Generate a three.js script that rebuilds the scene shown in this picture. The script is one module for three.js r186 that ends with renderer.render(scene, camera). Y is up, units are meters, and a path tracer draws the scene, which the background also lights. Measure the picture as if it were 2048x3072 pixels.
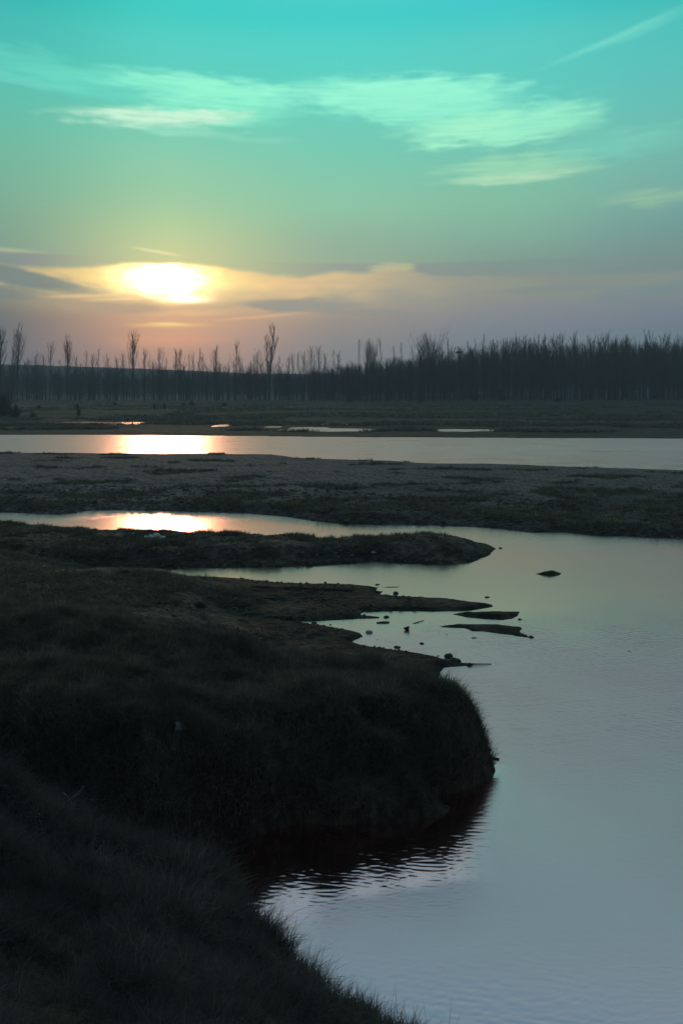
import * as THREE from 'three';
import { ImprovedNoise } from 'three/addons/math/ImprovedNoise.js';
import { MarchingCubes } from 'three/addons/objects/MarchingCubes.js';
import { mergeGeometries, mergeVertices } from 'three/addons/utils/BufferGeometryUtils.js';

// ---------- camera, renderer, sun, sky ----------
const scene = new THREE.Scene();
const EYE = 5.5;
const camera = new THREE.PerspectiveCamera(69.84, 682 / 1024, 0.1, 6000);
camera.position.set(0, EYE, 0);
camera.lookAt(0, EYE, -100);
camera.setViewOffset(2048, 3072, 0, 356, 2048, 3072);   // lens shifted down: horizon in the upper part, verticals stay upright

const renderer = new THREE.WebGLRenderer({ antialias: true });
renderer.toneMapping = THREE.LinearToneMapping;
renderer.toneMappingExposure = 1;
renderer.shadowMap.enabled = true;

const R = Math.PI / 180;
const SUN_AZ = -13.5, SUN_EL = 8.65;
const DZ = 0.827, Z = (d) => -d * DZ;   // outlines below are (x, d); a point d ahead lies at z = -0.827 d
const toward = (az, el) => new THREE.Vector3(Math.sin(az * R) * Math.cos(el * R), Math.sin(el * R), -Math.cos(az * R) * Math.cos(el * R));
const sun = new THREE.DirectionalLight(new THREE.Color(1, 0.66, 0.36), 0.5);
sun.position.copy(toward(SUN_AZ, SUN_EL).multiplyScalar(300));
sun.target.position.set(0, 0, -20);
sun.position.add(sun.target.position);
sun.castShadow = true;
sun.shadow.radius = 10;                                  // the sun stands behind thin cloud
sun.shadow.mapSize.set(2048, 2048);
Object.assign(sun.shadow.camera, { left: -80, right: 80, top: 60, bottom: -60, near: 1, far: 700 });
scene.add(sun, sun.target);

// noise helpers
const perlin = new ImprovedNoise();
const n3 = (x, y, z) => perlin.noise(x, y, z);
const fbm = (x, y, s, o = 4) => { let a = 0, w = 0.5, f = 1; for (let i = 0; i < o; i++) { a += w * n3(x * f + s * 7.31, y * f - s * 3.17, s + i * 9.7); f *= 2.03; w *= 0.5; } return a; };
const clamp = (x, a = 0, b = 1) => x < a ? a : x > b ? b : x;
const sst = (a, b, x) => { const t = clamp((x - a) / (b - a)); return t * t * (3 - 2 * t); };
const mix = (a, b, t) => a + (b - a) * t;
function rng(seed) { let a = seed >>> 0; return () => { a = (a + 0x6D2B79F5) | 0; let t = Math.imul(a ^ (a >>> 15), 1 | a); t = (t + Math.imul(t ^ (t >>> 7), 61 | t)) ^ t; return ((t ^ (t >>> 14)) >>> 0) / 4294967296; }; }
const lin8 = (v) => { v /= 255; return v <= 0.04045 ? v / 12.92 : Math.pow((v + 0.055) / 1.055, 2.4); };
const rgb = (r, g, b) => [lin8(r), lin8(g), lin8(b)];

// the evening sky: air as a table over azimuth and elevation (degrees), thin clouds on top
const SKY_AZ = [-180, -100, -50, -21, -11, 0, 10.6, 21, 50, 100, 180];
const SKY_EL = [0, 3, 5, 6.5, 8, 10, 12, 15, 18, 21, 24, 26, 29, 36, 50, 90];
const back = [[82, 90, 112], [84, 95, 118], [86, 98, 122], [87, 100, 124], [88, 103, 127], [90, 107, 132], [92, 111, 136], [94, 115, 141], [96, 119, 146], [98, 121, 149], [99, 122, 151], [100, 123, 152], [100, 123, 153], [101, 124, 156], [101, 124, 157], [104, 128, 160]];
const side = [[92, 100, 114], [96, 104, 118], [99, 110, 121], [101, 115, 124], [103, 122, 129], [104, 132, 136], [104, 142, 144], [104, 150, 152], [103, 156, 158], [104, 156, 160], [108, 152, 160], [110, 150, 160], [112, 148, 160], [116, 144, 160], [114, 138, 155], [104, 124, 142]];
const wide = [[100, 110, 122], [104, 116, 127], [108, 122, 129], [112, 129, 132], [115, 139, 137], [115, 154, 147], [118, 168, 157], [110, 178, 168], [98, 180, 172], [88, 178, 172], [84, 172, 170], [112, 174, 178], [122, 174, 180], [134, 160, 174], [126, 148, 166], [104, 124, 142]];
const high = [[166, 212, 216], [148, 200, 214], [110, 178, 207], [112, 162, 190], [110, 138, 162]];
const SKY_COLUMNS = [back, side, wide,
  [[112, 110, 118], [115, 115, 122], [116, 120, 120], [122, 136, 134], [132, 158, 145], [130, 170, 147], [125, 180, 155], [112, 190, 166], [92, 195, 178], [72, 190, 182], [66, 184, 178], ...high],
  [[180, 150, 138], [208, 160, 138], [222, 174, 140], [198, 182, 148], [200, 203, 155], [185, 208, 158], [160, 206, 166], [138, 208, 178], [105, 208, 188], [90, 210, 197], [78, 207, 200], ...high],
  [[140, 138, 140], [143, 142, 143], [160, 150, 141], [165, 165, 148], [158, 176, 152], [150, 185, 160], [145, 200, 170], [126, 205, 180], [108, 210, 192], [90, 212, 201], [80, 208, 205], ...high],
  [[118, 130, 140], [121, 133, 143], [134, 139, 147], [142, 146, 143], [133, 158, 146], [134, 178, 158], [134, 192, 164], [120, 200, 180], [103, 205, 192], [93, 207, 197], [78, 202, 205], ...high],
  [[106, 124, 134], [110, 128, 138], [120, 130, 145], [121, 138, 145], [122, 147, 144], [118, 160, 155], [123, 175, 165], [113, 190, 177], [97, 195, 188], [82, 195, 190], [70, 188, 186], ...high],
  wide, side, back].map((col) => col.map((c) => rgb(...c)));
function catmull(p0, p1, p2, p3, t) { return 0.5 * (2 * p1 + (p2 - p0) * t + (2 * p0 - 5 * p1 + 4 * p2 - p3) * t * t + (3 * p1 - p0 - 3 * p2 + p3) * t * t * t); }
const locate = (list, v) => { let i = 0; while (i < list.length - 2 && v >= list[i + 1]) i++; return [i, clamp((v - list[i]) / (list[i + 1] - list[i]))]; };
// soft cloud streak: centre, half sizes, tilt (degrees), colour, strength, feathering by noise
const streaks = [
  // high cirrus, left body
  { c: [-9.27,18.81], r: [6.8, 0.7], tilt: -1.5, col: rgb(158, 255, 218), k: 1.0, s: 3 },
  { c: [-8.21,18.03], r: [5.6, 1.2], tilt: -1, col: rgb(148, 248, 212), k: 0.8, s: 5 },
  { c: [-14.62,18.69], r: [6.0, 0.4], tilt: 0, col: rgb(125, 232, 206), k: 0.6, s: 4 },
  { c: [-11.56,16.96], r: [6.2, 0.52], tilt: 3.0, col: rgb(205, 248, 218), k: 1.0, s: 7 },
  { c: [-10.73,16.23], r: [4.6, 0.28], tilt: 0, col: rgb(165, 235, 205), k: 0.55, s: 9 },
  { c: [-5.67,15.97], r: [3.0, 0.16], tilt: 0, col: rgb(150, 225, 200), k: 0.4, s: 10 },
  // high cirrus, right body
  { c: [3.79,18.62], r: [8.2, 1.05], tilt: -1.0, col: rgb(158, 253, 218), k: 1.0, s: 11 },
  { c: [5.71,19.03], r: [4.6, 0.5], tilt: 0, col: rgb(155, 250, 216), k: 0.7, s: 12 },
  { c: [6.35,17.62], r: [8.0, 1.0], tilt: -4, col: rgb(150, 245, 212), k: 0.8, s: 13 },
  { c: [10.15,16.39], r: [6.5, 1.0], tilt: 1, col: rgb(168, 248, 208), k: 0.95, s: 15 },
  { c: [13.04,16.62], r: [4.0, 0.9], tilt: 8, col: rgb(150, 238, 205), k: 0.6, s: 16 },
  { c: [10.98,14.09], r: [5.2, 0.7], tilt: 1.5, col: rgb(160, 222, 184), k: 0.8, s: 17 },
  { c: [11.39,13.47], r: [5.0, 0.35], tilt: 1.5, col: rgb(185, 228, 190), k: 0.7, s: 18 },
  { c: [17.25,14.88], r: [5.0, 0.8], tilt: 2, col: rgb(130, 215, 195), k: 0.45, s: 19 },
  { c: [19.77,11.60], r: [3.6, 0.5], tilt: 0, col: rgb(152, 196, 165), k: 0.7, s: 21 },
  { c: [-19.35,18.90], r: [5.0, 0.9], tilt: -4, col: rgb(105, 218, 198), k: 0.6, s: 23 },
  { c: [-19.92,17.98], r: [4.5, 0.25], tilt: -1, col: rgb(118, 222, 202), k: 0.6, s: 25 },
  { c: [-15.83,18.03], r: [3.5, 0.5], tilt: -3, col: rgb(110, 222, 200), k: 0.5, s: 26 },
  // vapour trail
  { c: [16.86,20.57], r: [5.3, 0.26], tilt: 14.3, col: rgb(122, 222, 205), k: 0.75, s: 27, soft: 1 },
  { c: [19.00,20.86], r: [3.5, 0.34], tilt: 14.3, col: rgb(122, 222, 205), k: 0.4, s: 28, soft: 1 },
  // low streaks
  { c: [-20.30,8.46], r: [2.3, 0.2], tilt: 0, col: rgb(182, 192, 152), k: 0.8, s: 31, soft: 1 },
  { c: [3.36,8.12], r: [1.6, 0.35], tilt: 0, col: rgb(205, 196, 152), k: 0.7, s: 35 },
];
// edge of the warm cloud deck: elevation of its top over azimuth
const deckTop = [[-35.88,6.60], [-21.05,7.67], [-18.77,7.54], [-16.03,7.78], [-14.02,8.10], [-11.14,8.31], [-8.21,8.17], [-5.67,7.78], [-2.67,7.53], [-0.30,7.88], [1.64,7.79], [3.79,8.11], [5.71,7.63], [10.15,7.46], [14.26,7.39], [21.05,7.24], [41.77,6.08]];
const deckCol = [[-21, 196, 182, 138], [-17, 235, 205, 140], [-13, 255, 232, 160], [-9, 255, 228, 150], [-6, 252, 215, 152], [-3, 238, 202, 150], [0, 224, 195, 150], [4, 186, 174, 148], [8, 158, 158, 143], [14, 142, 151, 141], [21, 136, 148, 141], [60, 118, 130, 132]];
function table1(list, v, out) { let i = 0; while (i < list.length - 2 && v >= list[i + 1][0]) i++; const t = clamp((v - list[i][0]) / (list[i + 1][0] - list[i][0])); return out ? list[i].slice(1).map((c, k) => mix(c, list[i + 1][k + 1], t)) : mix(list[i][1], list[i + 1][1], t); }
const over = (p, col, k) => { for (let c = 0; c < 3; c++) p[c] = mix(p[c], col[c], k); };
const lens = (az, el, ca, ce, ra, re, tilt, wob, s) => { // 0 at the rim, 1 in the middle of a wispy lens
  const x0 = az - ca, y0 = el - ce, ct = Math.cos(tilt * R), st = Math.sin(tilt * R);
  const x = x0 * ct + y0 * st, y = -x0 * st + y0 * ct;
  const w = fbm(x * 0.5, y * 2.2, s, 4) * wob, w2 = fbm(x * 0.35, y * 5.5, s + 40, 3) * wob;
  const d = Math.hypot(x / ra + w * 0.5, y / re + w * 0.9 + w2 * 0.5);
  return 1 - d;
};
function skyColour(azimuth, elevation) {
  const az = azimuth / 1.185, el = elevation / 1.2 * (1 + 0.0006 * elevation), SUN_AZ = -11.3, SUN_EL = 7.2;   // the tables are in steps of about 1.2 degrees
  const [i, t] = locate(SKY_AZ, az), [j, u] = locate(SKY_EL, el), p = [0, 0, 0];
  for (let c = 0; c < 3; c++) {
    const at = (a, b) => SKY_COLUMNS[clamp(a, 0, SKY_AZ.length - 1)][clamp(b, 0, SKY_EL.length - 1)][c];
    const col = (a) => catmull(at(a, j - 1), at(a, j), at(a, j + 1), at(a, j + 2), u);
    const v = t <= 0 ? col(i) : mix(col(i), col(i + 1), t * t * (3 - 2 * t) * 0.5 + t * 0.5);
    p[c] = Math.max(v, 0.01);
  }
  if (el > 34 || Math.abs(az) > 64) return p;
  const sunD = Math.hypot((az - SUN_AZ) / 1.35, el - SUN_EL);
  // wide warm glow of the air round the sun
  const g = Math.exp(-sunD / 2.6) * sst(-0.5, 4, el);
  p[0] += 0.2 * g; p[1] += 0.13 * g; p[2] += 0.03 * g;
  // high clouds
  for (const s of streaks) {
    if (Math.abs(az - s.c[0]) > s.r[0] * 1.7 || Math.abs(el - s.c[1]) > s.r[0] * 0.5 + s.r[1] * 2) continue;
    const wob = s.soft ? 0.35 : 0.8;
    const m = lens(az, el, s.c[0], s.c[1], s.r[0] * (s.soft ? 1 : 1.12), s.r[1] * (s.soft ? 1 : 1.25), s.tilt, wob, s.s);
    if (m <= -0.1) continue;
    const fibre = s.soft ? 1 : 0.97 + 1.15 * fbm(az * 0.28 + el * 0.2, el * 5.5, s.s + 3, 4);
    over(p, s.col, clamp(sst(-0.1, s.soft ? 0.95 : 0.68, m) * s.k * fibre, 0, 1));
  }
  if (el > 13) return p;
  // warm deck under its bright upper rim
  const wave = fbm(az * 0.45, el * 2.0, 51, 4);
  const top = table1(deckTop, az) + 0.16 * wave, below = top - el;
  if (below > -0.25) {
    const dc = table1(deckCol, az, true).map(lin8), fade = 1 - sst(0.55, 2.0 + 0.9 * wave, below);
    over(p, dc, clamp(sst(-0.16, 0.22, below) * (0.3 + 0.68 * fade) * (1 - sst(1.6, 3.4, below)) * (0.9 + 0.5 * wave), 0, 1));
  }
  // grey cloud bars in the deck
  const bars = [[-19.92,6.89, 5.4, 0.72, -7, 0.95, rgb(122, 140, 136), 61], [-22.17,5.96, 4.5, 0.5, 0, 0.7, rgb(120, 132, 132), 62], [-2.67,5.75, 5.4, 0.5, 0.5, 0.8, rgb(152, 155, 146), 63], [1.42,5.26, 4.5, 0.3, -2, 0.6, rgb(150, 150, 145), 64], [13.24,6.51, 5.0, 0.3, 1, 0.45, rgb(128, 142, 142), 65], [19.19,6.18, 4.0, 0.4, 4, 0.4, rgb(118, 138, 144), 66], [-14.62,5.30, 4.6, 0.42, 0, 0.65, rgb(186, 165, 140), 67]];
  for (const [ca, ce, ra, re, tilt, k, col, s] of bars) {
    if (Math.abs(az - ca) > ra * 1.6 || Math.abs(el - ce) > 2.6) continue;
    over(p, col, sst(-0.05, 0.55, lens(az, el, ca, ce, ra, re, tilt, 0.7, s)) * k);
  }
  // light streaks below and above the sun
  const rays = [[-16.22,5.98, 3.2, 0.16, 4, 0.8, [0.9, 0.62, 0.32], 71], [-14.22,5.87, 2.6, 0.14, 3, 0.7, [1.0, 0.7, 0.34], 72], [-11.76,8.89, 2.4, 0.13, -7, 0.75, [0.98, 0.9, 0.45], 73], [-10.94,4.35, 3.3, 0.24, 1, 0.9, [1.05, 0.6, 0.24], 74], [-11.14,4.39, 1.7, 0.13, 0, 0.9, [1.05, 0.85, 0.32], 75], [-5.67,4.92, 4.0, 0.15, 5, 0.6, [0.95, 0.52, 0.27], 76], [-11.14,3.42, 4.6, 0.75, 2, 0.6, [0.88, 0.42, 0.24], 77], [-9.89,5.12, 3.6, 0.3, 2, 0.6, [0.92, 0.6, 0.3], 78]];
  for (const [ca, ce, ra, re, tilt, k, col, s] of rays) {
    if (Math.abs(az - ca) > ra * 1.6 || Math.abs(el - ce) > 2.2) continue;
    over(p, col, sst(-0.05, 0.9, lens(az, el, ca, ce, ra, re, tilt, 0.5, s)) * k);
  }
  // the sun's own glare, cut by the deck's rim above and by a bar below
  const da = az - SUN_AZ + 0.15, rimTop = sst(0.05, -0.22, el - top - 0.03), low = sst(5.55, 6.2, el + 0.14 * wave + 0.18 * Math.exp(-((da - 0.6) ** 2)) * 3);
  const core = Math.exp(-((Math.abs(da) / 2.6) ** 1.8) - ((el - 7.25) / 1.12) ** 2) * rimTop * mix(0.12, 1, low);
  const ragged = 0.84 + 0.8 * fbm(az * 0.9, el * 3.2, 57, 4), shine = clamp(core * ragged, 0, 1.2);
  p[0] += 7.5 * shine ** 1.8 + 1.1 * shine; p[1] += 6.2 * shine ** 1.9 + 0.72 * shine; p[2] += 4.0 * shine ** 2.1 + 0.24 * shine;
  const wing = Math.exp(-((da / 4.6) ** 2) - ((el - 7.0) / 0.85) ** 2) * rimTop; p[0] += 0.5 * wing; p[1] += 0.3 * wing; p[2] += 0.05 * wing;
  const lobe = Math.exp(-(((az - SUN_AZ - 1.15) / 1.25) ** 2) - ((el - 6.0) / 0.2) ** 2);
  p[0] += 2.2 * lobe; p[1] += 1.9 * lobe; p[2] += 1.1 * lobe;
  return p;
}
{
  const W = 4096, H = 2048, data = new Float32Array(W * H * 4);
  const put = (row, col, p) => { const k = (row * W + col) * 4; data[k] = p[0]; data[k + 1] = p[1]; data[k + 2] = p[2]; data[k + 3] = 1; };
  const azOf = (col) => { let a = ((col + 0.5) / W - 0.5) * 360 + 90; if (a > 180) a -= 360; return a; };
  for (let row = 0; row < H; row++) {
    const el = ((row + 0.5) / H - 0.5) * 180;
    if (el < 0) { for (let col = 0; col < W; col++) put(row, col, [0.06, 0.065, 0.07]); continue; }
    const busy = el < 40;
    let p = null, q = null;
    for (let col = 0; col < W; col++) {
      const az = azOf(col);
      if (busy && Math.abs(az) < 36) { put(row, col, skyColour(az, el)); continue; }
      if (col % 8 === 0 || !p) { p = skyColour(az, el); q = skyColour(azOf(Math.min(col + 8, W - 1)), el); }
      const t = (col % 8) / 8;
      put(row, col, [mix(p[0], q[0], t), mix(p[1], q[1], t), mix(p[2], q[2], t)]);
    }
  }
  const tex = new THREE.DataTexture(data, W, H, THREE.RGBAFormat, THREE.FloatType);
  tex.mapping = THREE.EquirectangularReflectionMapping; tex.magFilter = THREE.LinearFilter; tex.minFilter = THREE.LinearFilter; tex.colorSpace = THREE.LinearSRGBColorSpace; tex.needsUpdate = true;
  scene.background = tex; scene.environment = tex;
}
scene.fog = new THREE.FogExp2(new THREE.Color(0.86, 0.9, 1.0), 0.0006);   // thin evening haze over the fields

// ---------- helpers for objects ----------
const taken = {};
const numbered = (name) => { const n = taken[name] = (taken[name] ?? -1) + 1; return n ? name + '_' + String(n).padStart(3, '0') : name; };
function tag(o, label, category, group, kind) { o.userData.label = label; o.userData.category = category; if (group) o.userData.group = group; if (kind) o.userData.kind = kind; return o; }
function shade(o) { o.traverse((m) => { if (m.isMesh) { m.castShadow = true; m.receiveShadow = true; } }); return o; }
function add(o, name, label, category, group, kind) { o.name = numbered(name); tag(o, label, category, group, kind); shade(o); scene.add(o); return o; }
const part = (name, geo, mat, parent) => { const m = new THREE.Mesh(geo, mat); m.name = name; parent.add(m); return m; };

// tileable textures: soil mottling and relief
function tileNoise(N, cells, seed) { // periodic value noise, N pixels a side
  const r = rng(seed), g = new Float32Array(cells * cells).map(() => r()), out = new Float32Array(N * N);
  for (let y = 0; y < N; y++) for (let x = 0; x < N; x++) {
    const fx = x / N * cells, fy = y / N * cells, ix = Math.floor(fx), iy = Math.floor(fy), u = fx - ix, v = fy - iy, s = u * u * (3 - 2 * u), t = v * v * (3 - 2 * v), jx = (ix + 1) % cells, jy = (iy + 1) % cells;
    out[y * N + x] = mix(mix(g[iy * cells + ix], g[iy * cells + jx], s), mix(g[jy * cells + ix], g[jy * cells + jx], s), t);
  }
  return out;
}
function soilTextures(seed) {
  const N = 512, oct = [8, 19, 43, 97, 201].map((c, i) => tileNoise(N, c, seed + i)), w = [0.3, 0.25, 0.2, 0.15, 0.1];
  const h = new Float32Array(N * N * 4), m = new Uint8Array(N * N * 4);
  for (let i = 0; i < N * N; i++) {
    let a = 0; for (let k = 0; k < 5; k++) a += w[k] * oct[k][i];
    const fine = 0.5 * oct[3][i] + 0.5 * oct[4][i];
    h[i * 4] = h[i * 4 + 1] = h[i * 4 + 2] = a; h[i * 4 + 3] = 1;
    const v = clamp(0.35 + 0.75 * fine + 0.5 * (oct[1][i] - 0.5), 0.2, 1) * 255;
    m[i * 4] = v; m[i * 4 + 1] = v * 0.99; m[i * 4 + 2] = v * 0.97; m[i * 4 + 3] = 255;
  }
  const make = (d, type, cs) => { const t = new THREE.DataTexture(d, N, N, THREE.RGBAFormat, type); t.wrapS = t.wrapT = THREE.RepeatWrapping; t.magFilter = THREE.LinearFilter; t.colorSpace = cs; t.needsUpdate = true; return t; };
  return [make(m, THREE.UnsignedByteType, THREE.SRGBColorSpace), make(h, THREE.FloatType, THREE.NoColorSpace)];
}
const [soilMap, soilBump] = soilTextures(5);
const scaled = (t, s) => { const c = t.clone(); c.repeat.set(s, s); c.needsUpdate = true; return c; };
const soil = (tile, bump, rough = 0.95) => new THREE.MeshPhysicalMaterial({ color: 0xffffff, vertexColors: true, roughness: rough, specularIntensity: 0.3, map: scaled(soilMap, 1 / tile), bumpMap: scaled(soilBump, 1 / tile), bumpScale: bump });
const soilNear = soil(1.3, 0.03), soilMid = soil(2.6, 0.08), soilFar = soil(14, 0.3);

// ---------- terrain ----------
// distance to a closed outline, positive inside (outline points are x, distance ahead of the camera)
function outline(list) {
  const n = list.length;
  return (x, d) => {
    let best = 1e9, inside = false;
    for (let i = 0, j = n - 1; i < n; j = i++) {
      const [ax, ay] = list[j], [bx, by] = list[i], ex = bx - ax, ey = by - ay;
      const t = clamp(((x - ax) * ex + (d - ay) * ey) / (ex * ex + ey * ey + 1e-9)), px = x - ax - t * ex, py = d - ay - t * ey;
      best = Math.min(best, px * px + py * py);
      if ((ay > d) !== (by > d) && x < ax + (d - ay) / (by - ay) * ex) inside = !inside;
    }
    return Math.sqrt(best) * (inside ? 1 : -1);
  };
}
function axis(lo, hi, a, b, step, grow = 1.18) {
  const out = []; for (let v = a; v <= b + 1e-6; v += step) out.push(v);
  let s = step; for (let v = out[out.length - 1]; v < hi;) { s *= grow; v = Math.min(v + s, hi); out.push(v); }
  s = step; for (let v = a; v > lo;) { s *= grow; v = Math.max(v - s, lo); out.unshift(v); }
  return out;
}
const MIN_H = -0.45;
function terrain(name, label, xs, ds, height, colour, mat, category = 'ground') {
  const nx = xs.length, nd = ds.length, pos = new Float32Array(nx * nd * 3), col = new Float32Array(nx * nd * 3), uv = new Float32Array(nx * nd * 2), hs = new Float32Array(nx * nd);
  for (let j = 0, k = 0; j < nd; j++) for (let i = 0; i < nx; i++, k++) {
    const h = height(xs[i], ds[j]); hs[k] = h;
    pos.set([xs[i], Math.max(h, MIN_H - 0.2), Z(ds[j])], k * 3); uv.set([xs[i], ds[j]], k * 2);
    col.set(colour(xs[i], ds[j], h), k * 3);
  }
  const idx = [];
  for (let j = 0; j < nd - 1; j++) for (let i = 0; i < nx - 1; i++) {
    const a = j * nx + i, b = a + 1, c = a + nx, d = c + 1;
    if (Math.max(hs[a], hs[b], hs[c], hs[d]) < MIN_H) continue;
    idx.push(a, b, d, a, d, c);
  }
  const g = new THREE.BufferGeometry();
  g.setAttribute('position', new THREE.BufferAttribute(pos, 3)); g.setAttribute('color', new THREE.BufferAttribute(col, 3)); g.setAttribute('uv', new THREE.BufferAttribute(uv, 2));
  g.setIndex(idx); g.computeVertexNormals();
  return add(new THREE.Mesh(g, mat), name, label, category, null, 'structure');
}
const blend = (pal, t) => { t = clamp(t) * (pal.length - 1); const i = Math.min(Math.floor(t), pal.length - 2); return [0, 1, 2].map((c) => mix(pal[i][c], pal[i + 1][c], t - i)); };

// near bank, on which the camera stands
const nearCrest = [[0.60,5.81], [0.43,6.11], [0.32,6.35], [0.21,6.51], [0.01,6.52], [-0.15,6.74], [-0.37,7.12], [-0.58,7.43], [-0.80,7.81], [-1.07,8.28], [-1.57,8.29], [-2.09,8.14], [-2.68,8.15], [-3.09,8.04], [-3.74,7.74], [-9, 8.6], [-20, 9.5], [-70, 10], [-70, -60], [9, -60], [6, -20], [3.4, -4], [2.0, 1.5], [0.9, 4.4]];
const nearSD = outline(nearCrest);
function nearTop(x, d) {
  const lump = 0.24 * fbm(x * 0.5, d * 0.5, 2, 3) + 0.2 * fbm(x * 1.8, d * 1.8, 4, 3);
  const slope = 0.425 - 0.066 * clamp(-x, 0, 3.2);
  return 3.9 - slope * Math.max(d, -1.5) * sst(-2, 1, d + 0.0001) - 0.02 * clamp(x, 0, 5) + lump;
}
function nearH(x, d) {
  const s = nearSD(x, d) + 0.16 * fbm(x * 1.4, d * 1.4, 6, 3);
  const t = sst(-1.0, 0.12, s);
  return mix(-0.75, nearTop(x, d), t * (0.55 + 0.45 * t)) - 0.18 * sst(0.5, -0.1, s) * t;
}
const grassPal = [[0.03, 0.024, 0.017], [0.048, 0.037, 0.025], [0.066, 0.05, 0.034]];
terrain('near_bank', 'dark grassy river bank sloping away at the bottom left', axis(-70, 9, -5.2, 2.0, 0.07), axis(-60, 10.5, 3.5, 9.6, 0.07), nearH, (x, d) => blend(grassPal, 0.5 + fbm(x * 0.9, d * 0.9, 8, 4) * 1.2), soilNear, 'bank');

// grassy promontory behind the inlet
const promLine = [[2.3, 13.0], [2.14, 12.62], [1.75, 12.3], [1.15, 12.05], [0.7, 11.75], [0.33, 11.62], [-0.3, 11.4], [-0.93, 11.05], [-1.5, 10.75], [-2.1, 10.4], [-2.8, 10.1], [-4.2, 9.9], [-9, 10], [-70, 10.5], [-70, 24], [-12, 22], [-6, 19.8], [-3.2, 17.8], [-1.2, 16.1], [0.2, 15.45], [1.0, 15.1], [1.55, 14.85], [1.95, 14.3], [2.22, 13.7]];
const promSD = outline(promLine);
function promH(x, d) {
  const s = promSD(x, d) + 0.13 * fbm(x * 1.6, d * 1.6, 12, 3);
  const left = sst(-1.2, -4.5, x);
  const w = mix(0.62, 1.7, left) + 0.9 * sst(14.6, 16, d) * sst(1.2, -1, x);      // steep at the tip, a gentle gully side to the left
  let t = sst(-0.18, w, s);
  t = mix(Math.sqrt(t), t, 0.35);
  let top = 0.98 + 0.8 * sst(0.4, -5.5, x) + 0.22 * fbm(x * 0.6, d * 0.6, 14, 3) + 0.17 * fbm(x * 1.9, d * 1.9, 16, 3);
  top -= 0.5 * sst(14.6, 18, d) * sst(-0.5, -4, x);
  top += 0.2 * sst(14.2, 12.6, d) * sst(-2.5, 0, x);
  let h = mix(-0.55, top, t);
  // slumped lobe below the front edge, with a hollow behind it
  const lx = (x - 0.1) / 1.25, ld = (d - 11.75) / 0.42, e = lx * lx + ld * ld;
  if (e < 1.6) h = Math.max(h * (1 - 0.2 * sst(1.6, 0.4, e)), (0.44 + 0.3 * fbm(x * 1.5, d * 1.5, 18, 3)) * (1 - sst(0.2, 1.5, e)) - 0.1 + 0.16 * fbm(x * 3.4, d * 3.4, 19, 3));
  const hx = (x - 0.55) / 0.75, hd = (d - 12.3) / 0.26, q = hx * hx + hd * hd;
  if (q < 1) h -= 0.55 * (1 - q) * (1 - q);
  return h;
}
const promPal = [[0.026, 0.021, 0.017], [0.045, 0.036, 0.028], [0.065, 0.052, 0.04], [0.075, 0.054, 0.042]];
terrain('grassy_promontory', 'rounded grassy promontory with a steep dark bank above the water', axis(-70, 3.1, -6.5, 2.9, 0.06), axis(7.5, 25, 9.0, 17.2, 0.065), promH, (x, d) => blend(promPal, 0.5 + fbm(x * 0.7, d * 0.7, 20, 4) * 1.3), soilNear, 'bank');

// mud flat with two tongues and an inner pool
const mudLine = [[-5.27,26.75], [-4.23,26.55], [-3.20,26.31], [-1.68,25.65], [-0.23,25.51], [0.34,25.43], [1.00,25.17], [1.72,25.27], [1.57,25.09], [1.09,25.09], [0.96,24.67], [1.17,24.67], [1.06,24.26], [1.59,23.97], [2.73,23.77], [3.32,23.46], [3.88,23.11], [3.91,22.90], [3.53,22.54], [3.17,22.40], [2.32,22.34], [1.48,22.40], [0.55,22.27], [0.50,22.00], [0.97,21.84], [0.95,21.67], [0.45,21.61], [-0.19,21.48], [-0.99,21.30], [-0.51,21.08], [-0.11,20.81], [0.43,20.35], [0.51,20.04], [0.27,19.61], [0.62,19.25], [1.26,18.98], [1.80,18.68], [2.11,18.38], [2.43,18.15], [2.81,18.00], [2.53,17.86], [2.04,17.78], [1.5, 15.4], [0, 15], [-3, 15], [-70, 16], [-70, 33], [-20, 32], [-12, 30], [-8, 28.5], [-7.18,26.39], [-6.12,26.96]];
const mudSD = outline(mudLine);
const mudPools = [[-1.32,24.34, 0.85, 0.11], [-0.04,24.26, 0.3, 0.08], [-1.31,21.33, 0.35, 0.08], [0.69,21.39, 0.12, 0.05], [-1.99,23.11, 0.2, 0.05]];
function mudH(x, d) {
  const s = mudSD(x, d) + 0.1 * fbm(x * 1.7, d * 1.7, 22, 4);
  const inl = clamp((-0.6 - x) / 5), lump = fbm(x * 0.8, d * 0.8, 24, 4), clod = fbm(x * 3.6, d * 3.6, 26, 3);
  let h = s < 0 ? s * 0.5 : 0.07 * sst(0, 0.25, s) + 0.05 * sst(0, 1, s) * (1 + lump) * sst(2.5, -3, x);
  h += sst(0.1, 1.2, s) * (0.07 * lump * sst(1.5, -2, x) + 0.05 * clod * (1 - 0.6 * sst(-5, -8, x)) * sst(2.6, 0.4, x));
  h += 0.62 * sst(0.2, 3.6, s) * sst(0.05, 1, inl) + 0.25 * sst(-3, -9, x) * sst(0.5, 4, s);
  // low sandy ridges towards the left
  const ridge = Math.exp(-(((d - 18.6 - 0.35 * (x + 3)) / 0.9) ** 2)) * sst(-0.8, -2.6, x) * sst(-9, -5, x);
  h += 0.3 * ridge;
  for (const [px, pd, rx, rd] of mudPools) { const e = Math.hypot((x - px) / rx, (d - pd) / rd); if (e < 1.6) h = Math.min(h, mix(-0.03, h, sst(0.75, 1.6, e + 0.5 * clod))); }
  return h;
}
const mudPal = [[0.024, 0.018, 0.016], [0.058, 0.041, 0.033], [0.115, 0.08, 0.062], [0.165, 0.105, 0.078]];
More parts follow.
